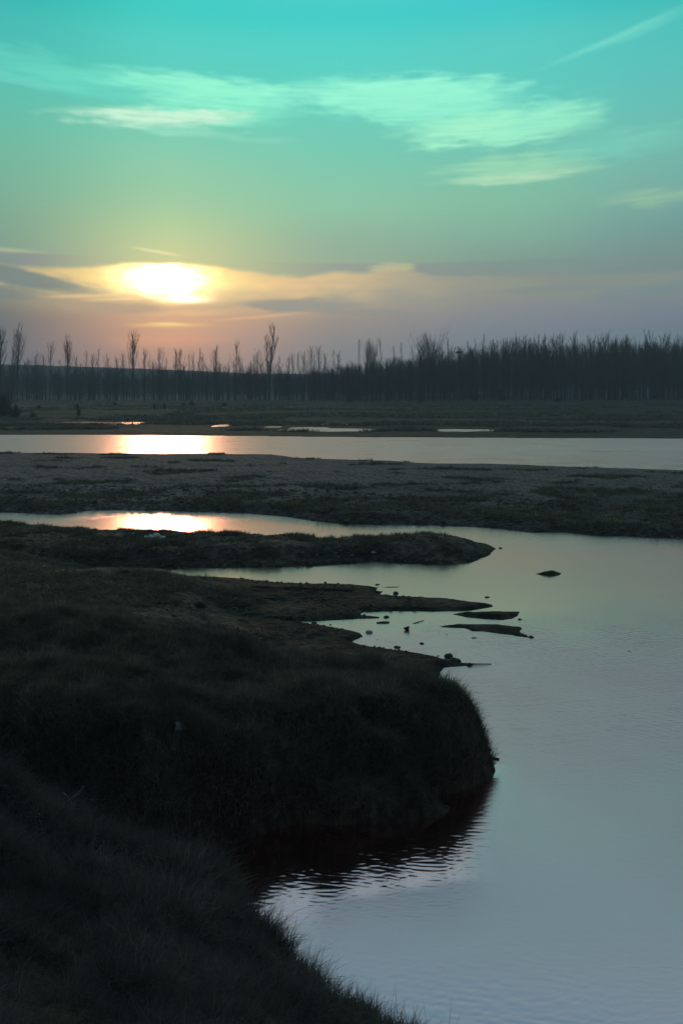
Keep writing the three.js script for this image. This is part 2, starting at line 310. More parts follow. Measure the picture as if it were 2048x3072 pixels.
terrain('mud_flat', 'dark mud flat with narrow tongues reaching into the water', axis(-70, 5.6, -11, 5.3, 0.085), axis(13.5, 34, 14.6, 28.6, 0.085), mudH, (x, d, h) => blend(mudPal, 0.24 + 0.8 * sst(0.05, 0.6, h) * 0.7 + fbm(x * 0.6, d * 0.6, 28, 4)), soilMid, 'mud flat');

// islets of mud
const islets = [
  ['low mud islet just off the tip of the mud flat', [[2.72,22.07], [3.03,22.30], [3.84,22.40], [4.52,22.37], [4.39,21.97], [4.15,21.61], [3.84,21.45], [3.38,21.61], [3.07,21.74]], 0.05],
  ['long thin mud islet with a ragged end, nearest the promontory', [[2.21,20.87], [2.75,21.17], [3.47,21.14], [4.22,20.93], [4.22,20.72], [4.12,20.46], [4.30,19.88], [3.96,20.04], [3.63,20.29], [3.27,20.43], [2.99,20.49], [2.89,20.75], [2.47,20.78]], 0.045],
  ['small dark hump of mud alone in open water', [[5.85,26.99], [6.34,27.40], [6.57,27.40], [6.73,27.14], [6.56,26.75], [6.32,26.65], [6.13,26.70]], 0.1],
];
for (const [label, line, top] of islets) {
  const sd = outline(line), xs = line.map((p) => p[0]), dd = line.map((p) => p[1]), x0 = Math.min(...xs) - 0.3, x1 = Math.max(...xs) + 0.3, d0 = Math.min(...dd) - 0.3, d1 = Math.max(...dd) + 0.3;
  terrain('mud_islet', label, axis(x0, x1, x0, x1, 0.05), axis(d0, d1, d0, d1, 0.05), (x, d) => { const s = sd(x, d) + 0.07 * fbm(x * 2.6, d * 2.6, 31, 3); return s < 0 ? s * 0.8 : top * sst(0, 0.3, s) * (1.3 + 1.6 * fbm(x * 2, d * 2, 33, 3)); }, (x, d) => blend(mudPal, 0.3 + fbm(x, d, 35, 3)), soilMid, 'mud islet');
}

// the dark spit of mud across the middle
const spitLine = [[-5.25,27.71], [-4.45,27.92], [-2.04,28.03], [-0.89,28.24], [0.39,28.57], [1.15,28.97], [2.32,28.52], [3.27,28.41], [4.30,28.86], [4.83,29.74], [5.50,31.26], [5.44,31.90], [5.07,32.40], [3.14,32.60], [-0.30,32.90], [-1.55,33.20], [-4.09,33.60], [-7.34,34.00], [-10.01,34.40], [-12.10,35.20], [-14.01,36.40], [-18, 37.5], [-70, 39], [-70, 26], [-14, 26.5], [-7.66,28.13]];
const spitSD = outline(spitLine);
function spitH(x, d) {
  const s = spitSD(x, d) + 0.16 * fbm(x * 1.1, d * 1.1, 41, 4);
  const lump = fbm(x * 0.7, d * 0.7, 43, 4), clod = fbm(x * 2.6, d * 2.6, 45, 3);
  const crest = sst(0, 1.7, s - 0.1 * (34 - d));
  let h = s < 0 ? s * 0.6 : 0.1 * sst(0, 0.25, s);
  h += sst(0.2, 1.5, s) * (0.27 + 0.17 * lump + 0.1 * clod) + 0.06 * crest + 0.12 * sst(-5, -11, x) * sst(0.4, 2, s);
  h += 0.1 * Math.exp(-(((x - 3.2) / 1.6) ** 2)) * sst(0.2, 1.3, s) - 0.12 * Math.exp(-(((x + 0.75) / 0.5) ** 2)) * sst(0.2, 1, s);
  return h;
}
terrain('mud_spit', 'rough dark spit of mud between the two middle channels', axis(-70, 6.4, -14.5, 6.2, 0.1), axis(25.5, 40, 26.6, 36.6, 0.1), spitH, (x, d, h) => blend(mudPal, 0.22 + 0.75 * sst(0.1, 0.6, h) + fbm(x * 0.5, d * 0.5, 47, 4)), soilMid, 'mud spit');

// broad sand bar
const barLine = [[-30, 41.5], [-15.73,40.87], [-14.04,40.41], [-12.87,40.08], [-12.33,40.53], [-11.89,41.68], [-10.56,41.68], [-8.16,41.44], [-6.55,41.10], [-4.17,40.53], [-2.59,39.54], [-1.05,37.90], [0.08,37.23], [2.45,37.04], [5.17,36.58], [6.43,35.95], [7.62,35.17], [8.89,35.00], [9.93,34.02], [11.18,33.94], [12.89,33.48], [15.74,32.80], [40, 30], [300, 28], [300, 50], [33.77,57.00], [23.48,61.00], [11.81,66.00], [6.45,67.00], [4.57,69.00], [-1.98,71.00], [-4.97,76.00], [-18.06,77.00], [-30.22,78.50], [-60, 80], [-300, 82], [-300, 44]];
const barSD = outline(barLine);
function barH(x, d) {
  const s = barSD(x, d) + 0.45 * fbm(x * 0.5, d * 0.5, 51, 4);
  const lump = fbm(x * 0.16, d * 0.2, 53, 4), clod = fbm(x * 0.9, d * 1.3, 55, 4);
  let h = s < 0 ? s * 0.5 : 0.12 * sst(0, 0.3, s) + 0.22 * sst(0.1, 1.6, s);
  h += sst(0.3, 4, s) * (0.18 * lump + 0.16 * clod * (1 - 0.55 * sst(50, 62, d))) + 0.16 * sst(2, 14, s) + 0.1 * sst(58, 70, d) * sst(0.4, 3, s);
  return h;
}
const sandPal = [[0.058, 0.045, 0.042], [0.105, 0.08, 0.076], [0.175, 0.132, 0.132], [0.22, 0.166, 0.168]];
const moss = [0.05, 0.046, 0.024];
terrain('sand_bar', 'wide grey sand bar with dark weedy edges across the river', axis(-300, 300, -32, 32, 0.24), axis(27, 84, 32, 79, 0.24), barH, (x, d, h) => { const c = blend(sandPal, 0.2 + 0.68 * sst(37, 52, d + 8 * fbm(x * 0.1, d * 0.15, 57, 3)) + 0.36 * fbm(x * 0.25, d * 0.5, 59, 4)), g = sst(0.08, 0.3, fbm(x * 0.22, d * 0.35, 61, 4) + 0.18 * sst(48, 38, d)); return [0, 1, 2].map((k) => mix(c[k], moss[k], g * 0.55 * sst(64, 46, d))); }, soilMid, 'sand bar');

// far bank with pools, fields rising to the wood
const farLine = [[-500, 118], [-63.67,118.94], [-45.42,117.98], [-31.86,117.04], [-22.69,115.20], [-7.42,113.41], [3.17,110.83], [19.54,109.18], [41.41,107.57], [60, 106], [500, 100], [2500, 100], [2500, 3200], [-2500, 3200], [-2500, 120]];
const farSD = outline(farLine);
const farPools = [[-44.24,162.56, 7.6, 6], [-48.69,166.25, 4.5, 3.5], [-37.20,157.31, 1.6, 3.5], [-20.36,150.82, 1.3, 5], [-0.83,157.31, 2.6, 4], [-1.70,133.00, 6.6, 5.2], [-4.97,140.67, 2.6, 3.5], [16.75,131.80, 2.7, 4.5], [21.21,131.80, 2.0, 3.2], [-11.11,144.85, 1.2, 3]];
function farH(x, d) {
  const s = farSD(x, d) + 2.0 * fbm(x * 0.06, d * 0.12, 71, 4);
  const lump = fbm(x * 0.035, d * 0.05, 73, 4), fine = fbm(x * 0.2, d * 0.25, 75, 3);
  let h = s < 0 ? s * 0.12 : 0.09 * sst(0, 4, s) + 0.1 * sst(0, 25, s) * (0.5 + lump);
  h += sst(165, 235, d + 18 * lump) * (1.5 + 0.35 * lump) + sst(215, 330, d) * 1.1 + 0.16 * fine * sst(160, 200, d);
  h += 0.45 * sst(20, 60, x) * sst(118, 160, d);
  for (const [px, pd, rx, rd] of farPools) { const e = Math.hypot((x - px) / rx, (d - pd) / rd) + 0.5 * fine; if (e < 1.8) h = Math.min(h, mix(-0.08, h, sst(0.8, 1.7, e))); }
  return h;
}
const fieldPal = [[0.055, 0.038, 0.028], [0.088, 0.06, 0.045], [0.12, 0.082, 0.062]];
terrain('far_bank', 'low far bank with pools, rough pasture and a pale track', axis(-2500, 2500, -95, 130, 1.1, 1.3), axis(98, 3200, 100, 330, 1.1, 1.3), farH, (x, d) => {
  let c = blend(fieldPal, 0.5 + fbm(x * 0.03, d * 0.08, 77, 4) * 1.5);
  const green = sst(0.0, 0.22, fbm(x * 0.018, d * 0.05, 79, 3) + 0.12) * sst(175, 200, d) * sst(300, 270, d);
  c = [0, 1, 2].map((k) => mix(c[k], [0.048, 0.05, 0.024][k], 0.6 * green));
  const track = Math.exp(-(((d - 292 - 0.12 * x - 6 * fbm(x * 0.02, 3, 81, 2)) / 4.5) ** 2)), dry = Math.exp(-(((d - 236 + 0.25 * x) / 5) ** 2)) * 0.5;
  return [0, 1, 2].map((k) => mix(c[k], [0.11, 0.1, 0.08][k], 0.8 * clamp(track + dry)));
}, soilFar, 'bank');

// distant wooded hill behind the trees
terrain('hill', 'long low wooded hill on the horizon behind the trees', axis(-2400, 2400, -420, 420, 7, 1.2), axis(560, 1500, 600, 900, 8, 1.2), (x, d) => {
  const t = sst(560, 720, d), fall = sst(1500, 1000, d);
  const ridge = 26 - 5.5 * sst(-260, -40, x) - 3 * sst(0, 250, x) + 5 * fbm(x * 0.004, d * 0.004, 91, 3);
  return 2 + t * fall * ridge + t * (1.6 * fbm(x * 0.05, d * 0.05, 93, 3));
}, (x, d) => blend([[0.025, 0.025, 0.02], [0.045, 0.042, 0.034]], 0.5 + fbm(x * 0.02, d * 0.03, 95, 4) * 1.4), soilFar, 'hill');

// ---------- water ----------
function rippleTexture() {
  const N = 2048, S = 24, data = new Float32Array(N * N * 4), r = rng(77), waves = [];
  for (let i = 0; i < 22; i++) {
    const lambda = 0.045 * Math.pow(4, r()), ang = (90 + (r() - 0.5) * 80 + (r() < 0.2 ? 50 : 0)) * R;
    const kx = Math.round(Math.cos(ang) * S / lambda), ky = Math.round(Math.sin(ang) * S / lambda);
    waves.push([kx * 2 * Math.PI / N, ky * 2 * Math.PI / N, r() * 6.283, lambda * (0.5 + r())]);
  }
  const env = [tileNoise(N, 6, 3), tileNoise(N, 22, 4), tileNoise(N, 61, 6)], small = tileNoise(N, 330, 9), sum = waves.reduce((a, w) => a + w[3], 0);
  const SN = 4096, sine = new Float32Array(SN).map((_, i) => Math.sin(i / SN * 2 * Math.PI));
  for (let y = 0; y < N; y++) {
    const d = y / N * S;                                       // distance ahead, modulo the tile
    const zone = 0.13 + 0.06 * sst(8, 11, d) + 0.81 * sst(12, 16, d) - 0.87 * sst(19, 24, d);
    for (let x = 0; x < N; x++) {
      const k = y * N + x, wx = x + 26 * env[2][k], wy = y + 26 * env[1][k];
      let a = 0;
      for (const w of waves) { const ph = (w[0] * wx + w[1] * wy + w[2]) / (2 * Math.PI); a += w[3] * sine[((ph - Math.floor(ph)) * SN) | 0]; }
      const gust = clamp(0.25 + 0.9 * env[0][k] + 0.6 * (env[1][k] - 0.5), 0.15, 1.3);
      data[k * 4] = data[k * 4 + 1] = data[k * 4 + 2] = 0.5 + zone * gust * (a / sum * 0.9 + 0.06 * (small[k] - 0.5)); data[k * 4 + 3] = 1;
    }
  }
  const t = new THREE.DataTexture(data, N, N, THREE.RGBAFormat, THREE.FloatType);
  t.wrapS = t.wrapT = THREE.RepeatWrapping; t.magFilter = THREE.LinearFilter; t.colorSpace = THREE.NoColorSpace; t.repeat.set(1 / S, 1 / S); t.needsUpdate = true;
  return t;
}
function calmness() { // wind: smooth water under the banks, ruffled further out
  const N = 1024, W = 256, data = new Uint8Array(N * W * 4);
  for (let y = 0; y < N; y++) for (let x = 0; x < W; x++) {
    const d = y / N * 160, wx = (x / W - 0.5) * 64, n = 1 + 0.45 * fbm(wx * 0.25, d * 0.3, 121, 3) * sst(32, 26, Math.abs(wx));
    const lee = d < 9.5 ? -0.6 + (d - 9.5) * 0.5 : d < 10 ? -0.6 + (d - 9.5) * 3.6 : d < 13 ? 1.1 + (d - 10) * 0.28 : 1.94 - (d - 13) * 5, open = sst(-0.1, 0.6, wx - lee), v = 0.075 + 0.1 * sst(28, 36, d) + open * (0.24 * sst(5.5, 9.5, d) + 0.12 * sst(10, 15, d)) - 0.22 * sst(16.5, 23, d) * open - 0.06 * sst(30, 36, d) * open + 0.06 * sst(60, 80, d);
    const k = (y * W + x) * 4, b = clamp(v * n) * 255; data[k] = data[k + 1] = data[k + 2] = b; data[k + 3] = 255;
  }
  const t = new THREE.DataTexture(data, W, N); t.wrapS = t.wrapT = THREE.RepeatWrapping; t.magFilter = THREE.LinearFilter; t.colorSpace = THREE.NoColorSpace; t.repeat.set(1 / 64, 1 / 160); t.offset.set(0.5, 0); t.needsUpdate = true; return t;
}
const water = new THREE.MeshPhysicalMaterial({ color: new THREE.Color(0.8, 0.48, 0.475), metalness: 1, roughness: 1, roughnessMap: calmness(), specularColor: new THREE.Color(1, 0.74, 0.72), bumpMap: rippleTexture(), bumpScale: 0.015 });
{
  const g = new THREE.PlaneGeometry(700, 240, 8, 8); g.rotateX(-Math.PI / 2); g.translate(0, 0, -80);
  const p = g.attributes.position, uv = g.attributes.uv; for (let i = 0; i < p.count; i++) uv.setXY(i, p.getX(i), -p.getZ(i) / DZ);
  add(new THREE.Mesh(g, water), 'river', 'still river water mirroring the evening sky', 'river', null, 'structure');
}
// ---------- grass ----------
function tuft(seed, blades, len, spread, width, lean) {
  const r = rng(seed), pos = [], idx = [];
  for (let b = 0; b < blades; b++) {
    const a = r() * 6.283, rad = spread * Math.sqrt(r()), x0 = Math.cos(a) * rad, z0 = Math.sin(a) * rad, L = len * (0.45 + 0.75 * r()), tilt = lean * (0.25 + r()), dir = a + (r() - 0.5) * 2.4, w = width * (0.6 + 0.8 * r());
    const sx = -Math.sin(dir + (r() - 0.5)) * w * 0.5, sz = Math.cos(dir) * w * 0.5, base = pos.length / 3;
    for (let k = 0; k < 4; k++) {
      const t = k / 3, out = tilt * t * t * L + 0.12 * t * L, y = L * t * (1 - 0.35 * tilt * t * t), s = 1 - t * 0.85;
      const x = x0 + Math.cos(dir) * out, z = z0 + Math.sin(dir) * out;
      if (k < 3) pos.push(x - sx * s, y, z - sz * s, x + sx * s, y, z + sz * s); else pos.push(x, y, z);
    }
    idx.push(base, base + 1, base + 3, base, base + 3, base + 2, base + 2, base + 3, base + 5, base + 2, base + 5, base + 4, base + 4, base + 5, base + 6);
  }
  const g = new THREE.BufferGeometry(); g.setAttribute('position', new THREE.BufferAttribute(new Float32Array(pos), 3)); g.setIndex(idx); g.computeVertexNormals(); return g;
}
const grassMat = new THREE.MeshPhysicalMaterial({ color: 0xffffff, roughness: 0.9, specularIntensity: 0.2, transmission: 0.25, thickness: 0, side: THREE.DoubleSide });
const M4 = new THREE.Matrix4(), Q = new THREE.Quaternion(), E3 = new THREE.Euler(), V = new THREE.Vector3(), S3 = new THREE.Vector3(), COL = new THREE.Color();
function scatter(name, label, category, geo, mat, count, seed, spot, tint) {
  const r = rng(seed), mats = [], cols = [];
  for (let i = 0, guard = 0; i < count && guard < count * 8; guard++) {
    const s = spot(r); if (!s) continue;
    const [x, y, d, size, tilt = 0.25] = s;
    E3.set((r() - 0.5) * tilt, r() * 6.283, (r() - 0.5) * tilt); Q.setFromEuler(E3); S3.set(size, size * (0.8 + 0.4 * r()), size);
    mats.push(M4.compose(V.set(x, y, Z(d)), Q, S3).clone()); cols.push(tint(r, x, d)); i++;
  }
  const m = new THREE.InstancedMesh(geo, mat, mats.length);
  mats.forEach((q, i) => { m.setMatrixAt(i, q); m.setColorAt(i, COL.setRGB(...cols[i])); });
  return add(m, name, label, category, null, 'stuff');
}
const straw = [0.29, 0.235, 0.17], olive = [0.082, 0.076, 0.046], brown = [0.14, 0.112, 0.082];
const mixed = (a, b, c, seed, f) => (r, x, d) => { const t = clamp(0.5 + fbm(x * f, d * f, seed, 3) * 1.9 + (r() - 0.5) * 0.8), u = r() < 0.12 ? c : b; return [0, 1, 2].map((k) => mix(a[k], u[k], t)); };
const topTint = mixed([0.075, 0.062, 0.042], [0.15, 0.102, 0.076], [0.27, 0.2, 0.14], 147, 0.6), bankTint = mixed([0.058, 0.056, 0.045], [0.125, 0.106, 0.084], [0.26, 0.215, 0.16], 149, 1.0);
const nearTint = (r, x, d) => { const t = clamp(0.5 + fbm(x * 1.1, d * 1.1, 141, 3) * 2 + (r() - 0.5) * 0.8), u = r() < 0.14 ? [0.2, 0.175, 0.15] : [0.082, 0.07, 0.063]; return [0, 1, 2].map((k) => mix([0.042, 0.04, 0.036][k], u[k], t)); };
const grassTint = (r, x, d) => { const t = clamp(0.5 + fbm(x * 0.7, d * 0.7, 101, 3) * 1.6 + (r() - 0.5) * 0.7), u = r() < 0.16 ? straw : brown; return [0, 1, 2].map((k) => mix(olive[k], u[k], t)); };
const nearTufts = [tuft(1, 12, 0.2, 0.05, 0.006, 0.9), tuft(2, 10, 0.26, 0.06, 0.006, 1.1), tuft(3, 14, 0.15, 0.06, 0.005, 0.8)];
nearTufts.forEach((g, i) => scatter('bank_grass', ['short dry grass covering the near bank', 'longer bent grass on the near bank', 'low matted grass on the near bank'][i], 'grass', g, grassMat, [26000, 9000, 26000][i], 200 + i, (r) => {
  const d = 2.5 + 8 * r(), x = -6.5 + 8.6 * r(), s = nearSD(x, d); if (s < -0.75) return null;
  const clump = sst(-0.25, 0.3, fbm(x * 2.3, d * 2.3, 143, 2)); if (r() > 0.35 + 0.65 * clump) return null;
  return [x, nearH(x, d) - 0.015, d, (0.5 + 0.75 * r()) * (0.7 + 0.6 * clump) * (s < 0.1 ? 0.8 : 1) * mix(0.62, 1, sst(5, 8, d)), 0.8];
}, nearTint));
// longer stalks along the edge of the near bank
scatter('bank_stalks', 'taller thin grass stalks along the edge of the near bank', 'grass', tuft(7, 7, 0.3, 0.05, 0.005, 0.9), grassMat, 260, 207, (r) => {
  const d = 6.6 + 2.2 * r(), x = -2.4 + 2.6 * r(), s = nearSD(x, d); if (s < -0.35 || s > 0.25 || fbm(x * 1.3, d * 1.3, 103, 2) < 0.02) return null;
  return [x, nearH(x, d) - 0.02, d, 0.5 + 0.7 * r(), 0.7];
}, nearTint);
const promTufts = [tuft(11, 11, 0.12, 0.08, 0.008, 0.9), tuft(12, 10, 0.21, 0.07, 0.008, 1.2)];
promTufts.forEach((g, i) => scatter('promontory_grass', ['short dry grass on top of the promontory', 'long grass hanging over the promontory bank'][i], 'grass', g, grassMat, [46000, 30000][i], 220 + i, (r) => {
  const d = 8.8 + 9.4 * r(), x = -8.5 + 11 * r(), s = promSD(x, d); if (s < -0.16 || (i && s > 1.6 && r() > 0.12)) return null;
  const h = promH(x, d); if (h < 0.12) return null;
  const bare = fbm(x * 1.3, d * 1.3, 105, 3); if (h < 0.45 && s < 0.4 && bare > 0.05 && r() > 0.4) return null;
  const clump = sst(-0.25, 0.3, fbm(x * 1.9, d * 1.9, 145, 2)); if (r() > 0.3 + 0.7 * clump) return null;
  return [x, h - 0.02, d, (0.5 + 0.7 * r()) * (0.65 + 0.6 * clump) * (i ? 1 : 0.9), i ? 1.0 : 0.7];
}, i ? bankTint : topTint));
scatter('flat_grass', 'sparse dry grass on the plateau behind the promontory', 'grass', tuft(15, 12, 0.1, 0.12, 0.012, 0.9), grassMat, 20000, 230, (r) => {
  const d = 16 + 12.5 * r(), x = -15 + 16 * r(), h = mudH(x, d); if (h < 0.2 || mudSD(x, d) < 0.8 || fbm(x * 0.5, d * 0.5, 107, 3) + 0.28 * sst(-1, -8, x) < 0.1) return null;
  return [x, h - 0.02, d, 0.6 + 0.8 * r(), 0.5];
}, grassTint);
scatter('spit_weeds', 'low weeds on the dark mud spit', 'grass', tuft(16, 12, 0.11, 0.12, 0.014, 1.0), grassMat, 7000, 231, (r) => {
  const d = 27 + 9.5 * r(), x = -17 + 22.5 * r(), h = spitH(x, d); if (h < 0.2 || fbm(x * 0.6, d * 0.6, 109, 3) < 0.02) return null;
  return [x, h - 0.02, d, 0.6 + 0.9 * r(), 0.5];
}, grassTint);
scatter('bar_weeds', 'clumps of low weed on the sand bar', 'grass', tuft(17, 14, 0.16, 0.22, 0.026, 1.0), grassMat, 16000, 232, (r) => {
  const d = 33 + 44 * r(), x = -34 + 70 * r(), h = barH(x, d), n = fbm(x * 0.22, d * 0.35, 61, 4) + 0.24 * sst(50, 36, d) - 0.1 * sst(46, 60, d); if (h < 0.14 || n < 0.12) return null;
  return [x, h - 0.02, d, 0.5 + 0.9 * r(), 0.4];
}, grassTint);
scatter('pasture_grass', 'rough tussocks on the far bank', 'grass', tuft(18, 14, 0.5, 0.7, 0.09, 1.0), grassMat, 16000, 233, (r) => {
  const d = 120 + 190 * r() * r(), x = -90 + 200 * r(), h = farH(x, d); if (h < 0.12 || (Math.abs(x + 46) < 6 && d > 195 && d < 222) || fbm(x * 0.03, d * 0.06, 111, 3) < -0.02) return null;
  return [x, h - 0.03, d, 0.4 + 0.9 * r(), 0.4];
}, grassTint);

// ---------- clods and stones ----------
function stoneGeo(seed, sx, sy, sz, rough = 0.28, detail = 2) {
  let g = mergeVertices(new THREE.IcosahedronGeometry(1, detail).deleteAttribute('normal').deleteAttribute('uv'), 1e-4); const p = g.attributes.position;
  for (let i = 0; i < p.count; i++) { V.fromBufferAttribute(p, i); const k = 1 + rough * 2 * fbm(V.x * 0.9 + seed, V.y * 0.9 + V.z * 1.3, seed * 0.37, 3) + (Math.abs(V.y) > 0.6 ? -0.1 : 0); p.setXYZ(i, V.x * k * sx, V.y * k * sy, V.z * k * sz); }
  g.computeVertexNormals(); return g;
}
const clodMat = new THREE.MeshPhysicalMaterial({ color: 0xffffff, roughness: 0.95, specularIntensity: 0.3 });
const clodTint = (r) => blend(mudPal, 0.1 + 0.5 * r());
scatter('mud_clods', 'crumbled clods of mud strewn over the mud flat', 'mud', stoneGeo(3, 1, 0.6, 0.8, 0.3, 1), clodMat, 2600, 240, (r) => {
  const d = 15.4 + 12 * r(), x = -8 + 11 * r(), s = mudSD(x, d); if (s < 0.02 || fbm(x * 0.7, d * 0.7, 113, 3) < 0.0) return null;
  return [x, mudH(x, d), d, 0.015 + 0.05 * r() * r() + (r() < 0.03 ? 0.04 : 0), 1];
}, clodTint);
scatter('spit_clods', 'clods of mud strewn over the dark spit', 'mud', stoneGeo(4, 1, 0.6, 0.8, 0.3, 1), clodMat, 1800, 241, (r) => {
  const d = 27 + 9 * r(), x = -14 + 20 * r(), s = spitSD(x, d); if (s < 0.05 || fbm(x * 0.7, d * 0.7, 115, 3) < -0.03) return null;
  return [x, spitH(x, d), d, 0.03 + 0.07 * r() * r(), 1];
}, clodTint);
scatter('bar_clods', 'clods and ridges of mud along the near edge of the sand bar', 'mud', stoneGeo(5, 1.3, 0.5, 0.8, 0.3, 1), clodMat, 2200, 242, (r) => {
  const d = 33 + 16 * r(), x = -26 + 56 * r(), s = barSD(x, d); if (s < 0.05 || s > 7) return null;
  return [x, barH(x, d), d, 0.05 + 0.12 * r() * r(), 1];
}, clodTint);

const darkStone = new THREE.MeshPhysicalMaterial({ color: new THREE.Color(0.022, 0.02, 0.018), roughness: 0.8, specularIntensity: 0.4 });
const paleStone = new THREE.MeshPhysicalMaterial({ color: new THREE.Color(0.36, 0.34, 0.31), roughness: 0.9, specularIntensity: 0.3 });
const greyStone = new THREE.MeshPhysicalMaterial({ color: new THREE.Color(0.17, 0.155, 0.145), roughness: 0.9, specularIntensity: 0.3 });
const pieces = [1, 2, 3, 4, 5].map((k) => stoneGeo(10 + k * 3, 1, [0.75, 0.6, 0.9, 0.55, 0.8][k - 1], [0.9, 1.1, 0.8, 1.2, 0.9][k - 1], 0.3, 2));
// [x, d], width in m, label, material, base height
const stones = [
  [[1.10,21.77], 0.17, 'roundest dark stone in the inner pool, beside the mud tongue', darkStone],
  [[1.02,25.49], 0.15, 'dark lump on the narrow upper tongue of mud', darkStone, 0.05],
  [[1.49,24.34], 0.19, 'dark lump on the mud edge right of the narrow tongue', darkStone, 0.04],
  [[3.92,23.91], 0.16, 'single dark stone standing in open water beyond the mud flat', darkStone],
  [[4.33,21.55], 0.13, 'dark stone at the right end of the first islet', darkStone],
  [[4.45,21.48], 0.08, 'tiny pebble right of the first islet', darkStone],
  [[3.09,21.58], 0.09, 'small stone under the near edge of the first islet', darkStone],
  [[4.27,19.99], 0.15, 'dark stone on the ragged end of the long islet', darkStone],
  [[2.97,19.93], 0.13, 'dark stone alone in the water before the long islet', darkStone],
  [[2.40,20.24], 0.08, 'tiny dark pebble left of the long islet', darkStone],
  [[1.76,19.48], 0.14, 'dark stone low in the inner pool near the shore', darkStone],
  [[1.21,19.20], 0.17, 'dark stone on the shore of the inner pool', darkStone],
  [[2.22,18.47], 0.24, 'largest dark stone of the shore heap by the promontory', darkStone],
  [[2.32,18.22], 0.2, 'angular dark stone of the shore heap by the promontory', darkStone],
  [[2.38,18.11], 0.15, 'smaller dark stone right of the shore heap', darkStone],
  [[2.58,17.91], 0.13, 'dark stone at the outer end of the shore heap', darkStone],
  [[2.01,18.57], 0.1, 'small dark stone left of the shore heap', darkStone],
  [[-0.26,21.05], 0.1, 'small dark stone at the head of the inner pool', darkStone],
  [[0.74,19.96], 0.09, 'dark pebble near the pale rock in the inner pool', darkStone],
  [[0.81,19.80], 0.08, 'lower of the two pebbles near the pale rock', darkStone],
  [[0.63,20.38], 0.2, 'pale rock at the edge of the inner pool', greyStone],
  [[-0.65,21.23], 0.16, 'dark stone between the two ends of the inner pool', darkStone, 0.02],
  [[-3.39,21.28], 0.34, 'big dark clod on the brown mud flat', darkStone, 0.22],
  [[-5.62,22.99], 0.2, 'dark clod left of centre on the mud flat', darkStone, 0.36],
  [[-8.43,25.07], 0.3, 'white stone on the left plateau', paleStone, 0],
  [[-7.35,31.42], 0.16, 'little pale stone left of the rubble on the spit', paleStone, 0],
  [[1.07,29.56], 0.2, 'pale stone at the foot of the dark spit', greyStone, 0],
  [[3.43,32.13], 0.18, 'dark clod on the crest of the spit', darkStone, 0],
  [[-3.45,13.82], 0.07, 'pale pebble in the grass left on the promontory', greyStone, 0],
  [[-1.58,15.33], 0.07, 'pale pebble in the grass behind the promontory', greyStone, 0],
  [[5.63,31.46], 0.16, 'dark stone just off the tip of the spit', darkStone],
];
const groundAt = (x, d) => Math.max(nearH(x, d), promH(x, d), d > 13.6 && d < 34 ? mudH(x, d) : -1, d > 25.6 && d < 40 ? spitH(x, d) : -1, d > 28 && d < 84 ? barH(x, d) : -1);
stones.forEach(([[x, d], w, label, mat], i) => {
  const m = new THREE.Mesh(pieces[i % 5], mat), s = w * 0.45; m.scale.set(s, s * 0.95, s);
  m.position.set(x, Math.max(groundAt(x, d), -0.03) + s * 0.28, Z(d)); m.rotation.y = i * 1.7;
  add(m, 'stone', label, 'stone', 'stones lying about the mud and shallows');
});
{ // pale rubble on the spit
  const [x0, d0] = [-6.58,31.15], o = new THREE.Group(), y0 = spitH(x0, d0); o.position.set(x0, y0, Z(d0));
  [[-0.26, 0.1, 0.13], [-0.08, 0.02, 0.17], [0.1, 0.0, 0.22], [0.3, 0.04, 0.16], [0.02, 0.12, 0.13], [-0.16, -0.16, 0.1]].forEach(([x, z, s], i) => { const m = part('lump', pieces[i % 5], paleStone, o); m.position.set(x, spitH(x0 + x, d0 - z / DZ) - y0 + s * 0.25, z); m.scale.set(s * 0.7, s * 0.55, s * 0.7); m.rotation.y = i * 2.1; });
  add(o, 'rubble_pile', 'small heap of pale rubble on the dark spit', 'rubble');
}
// thin tapered stick between points
function stick(points, r0, r1, sides = 5) {
  const curve = new THREE.CatmullRomCurve3(points.map((p) => new THREE.Vector3(...p))), seg = Math.max(2, (points.length - 1) * 2), g = new THREE.TubeGeometry(curve, seg, 1, sides, false), p = g.attributes.position;
  for (let i = 0; i <= seg; i++) { const c = curve.getPointAt(i / seg), k = mix(r0, r1, i / seg); for (let j = 0; j <= sides; j++) { const q = i * (sides + 1) + j; V.fromBufferAttribute(p, q).sub(c).multiplyScalar(k).add(c); p.setXYZ(q, V.x, V.y, V.z); } }
  g.deleteAttribute('uv'); return g;
}
const deadWood = new THREE.MeshPhysicalMaterial({ color: new THREE.Color(0.03, 0.026, 0.022), roughness: 0.85, specularIntensity: 0.3 });
const paleWood = new THREE.MeshPhysicalMaterial({ color: new THREE.Color(0.12, 0.11, 0.1), roughness: 0.8, specularIntensity: 0.3 });
const branchMesh = (geos, mat) => new THREE.Mesh(mergeGeometries(geos), mat);
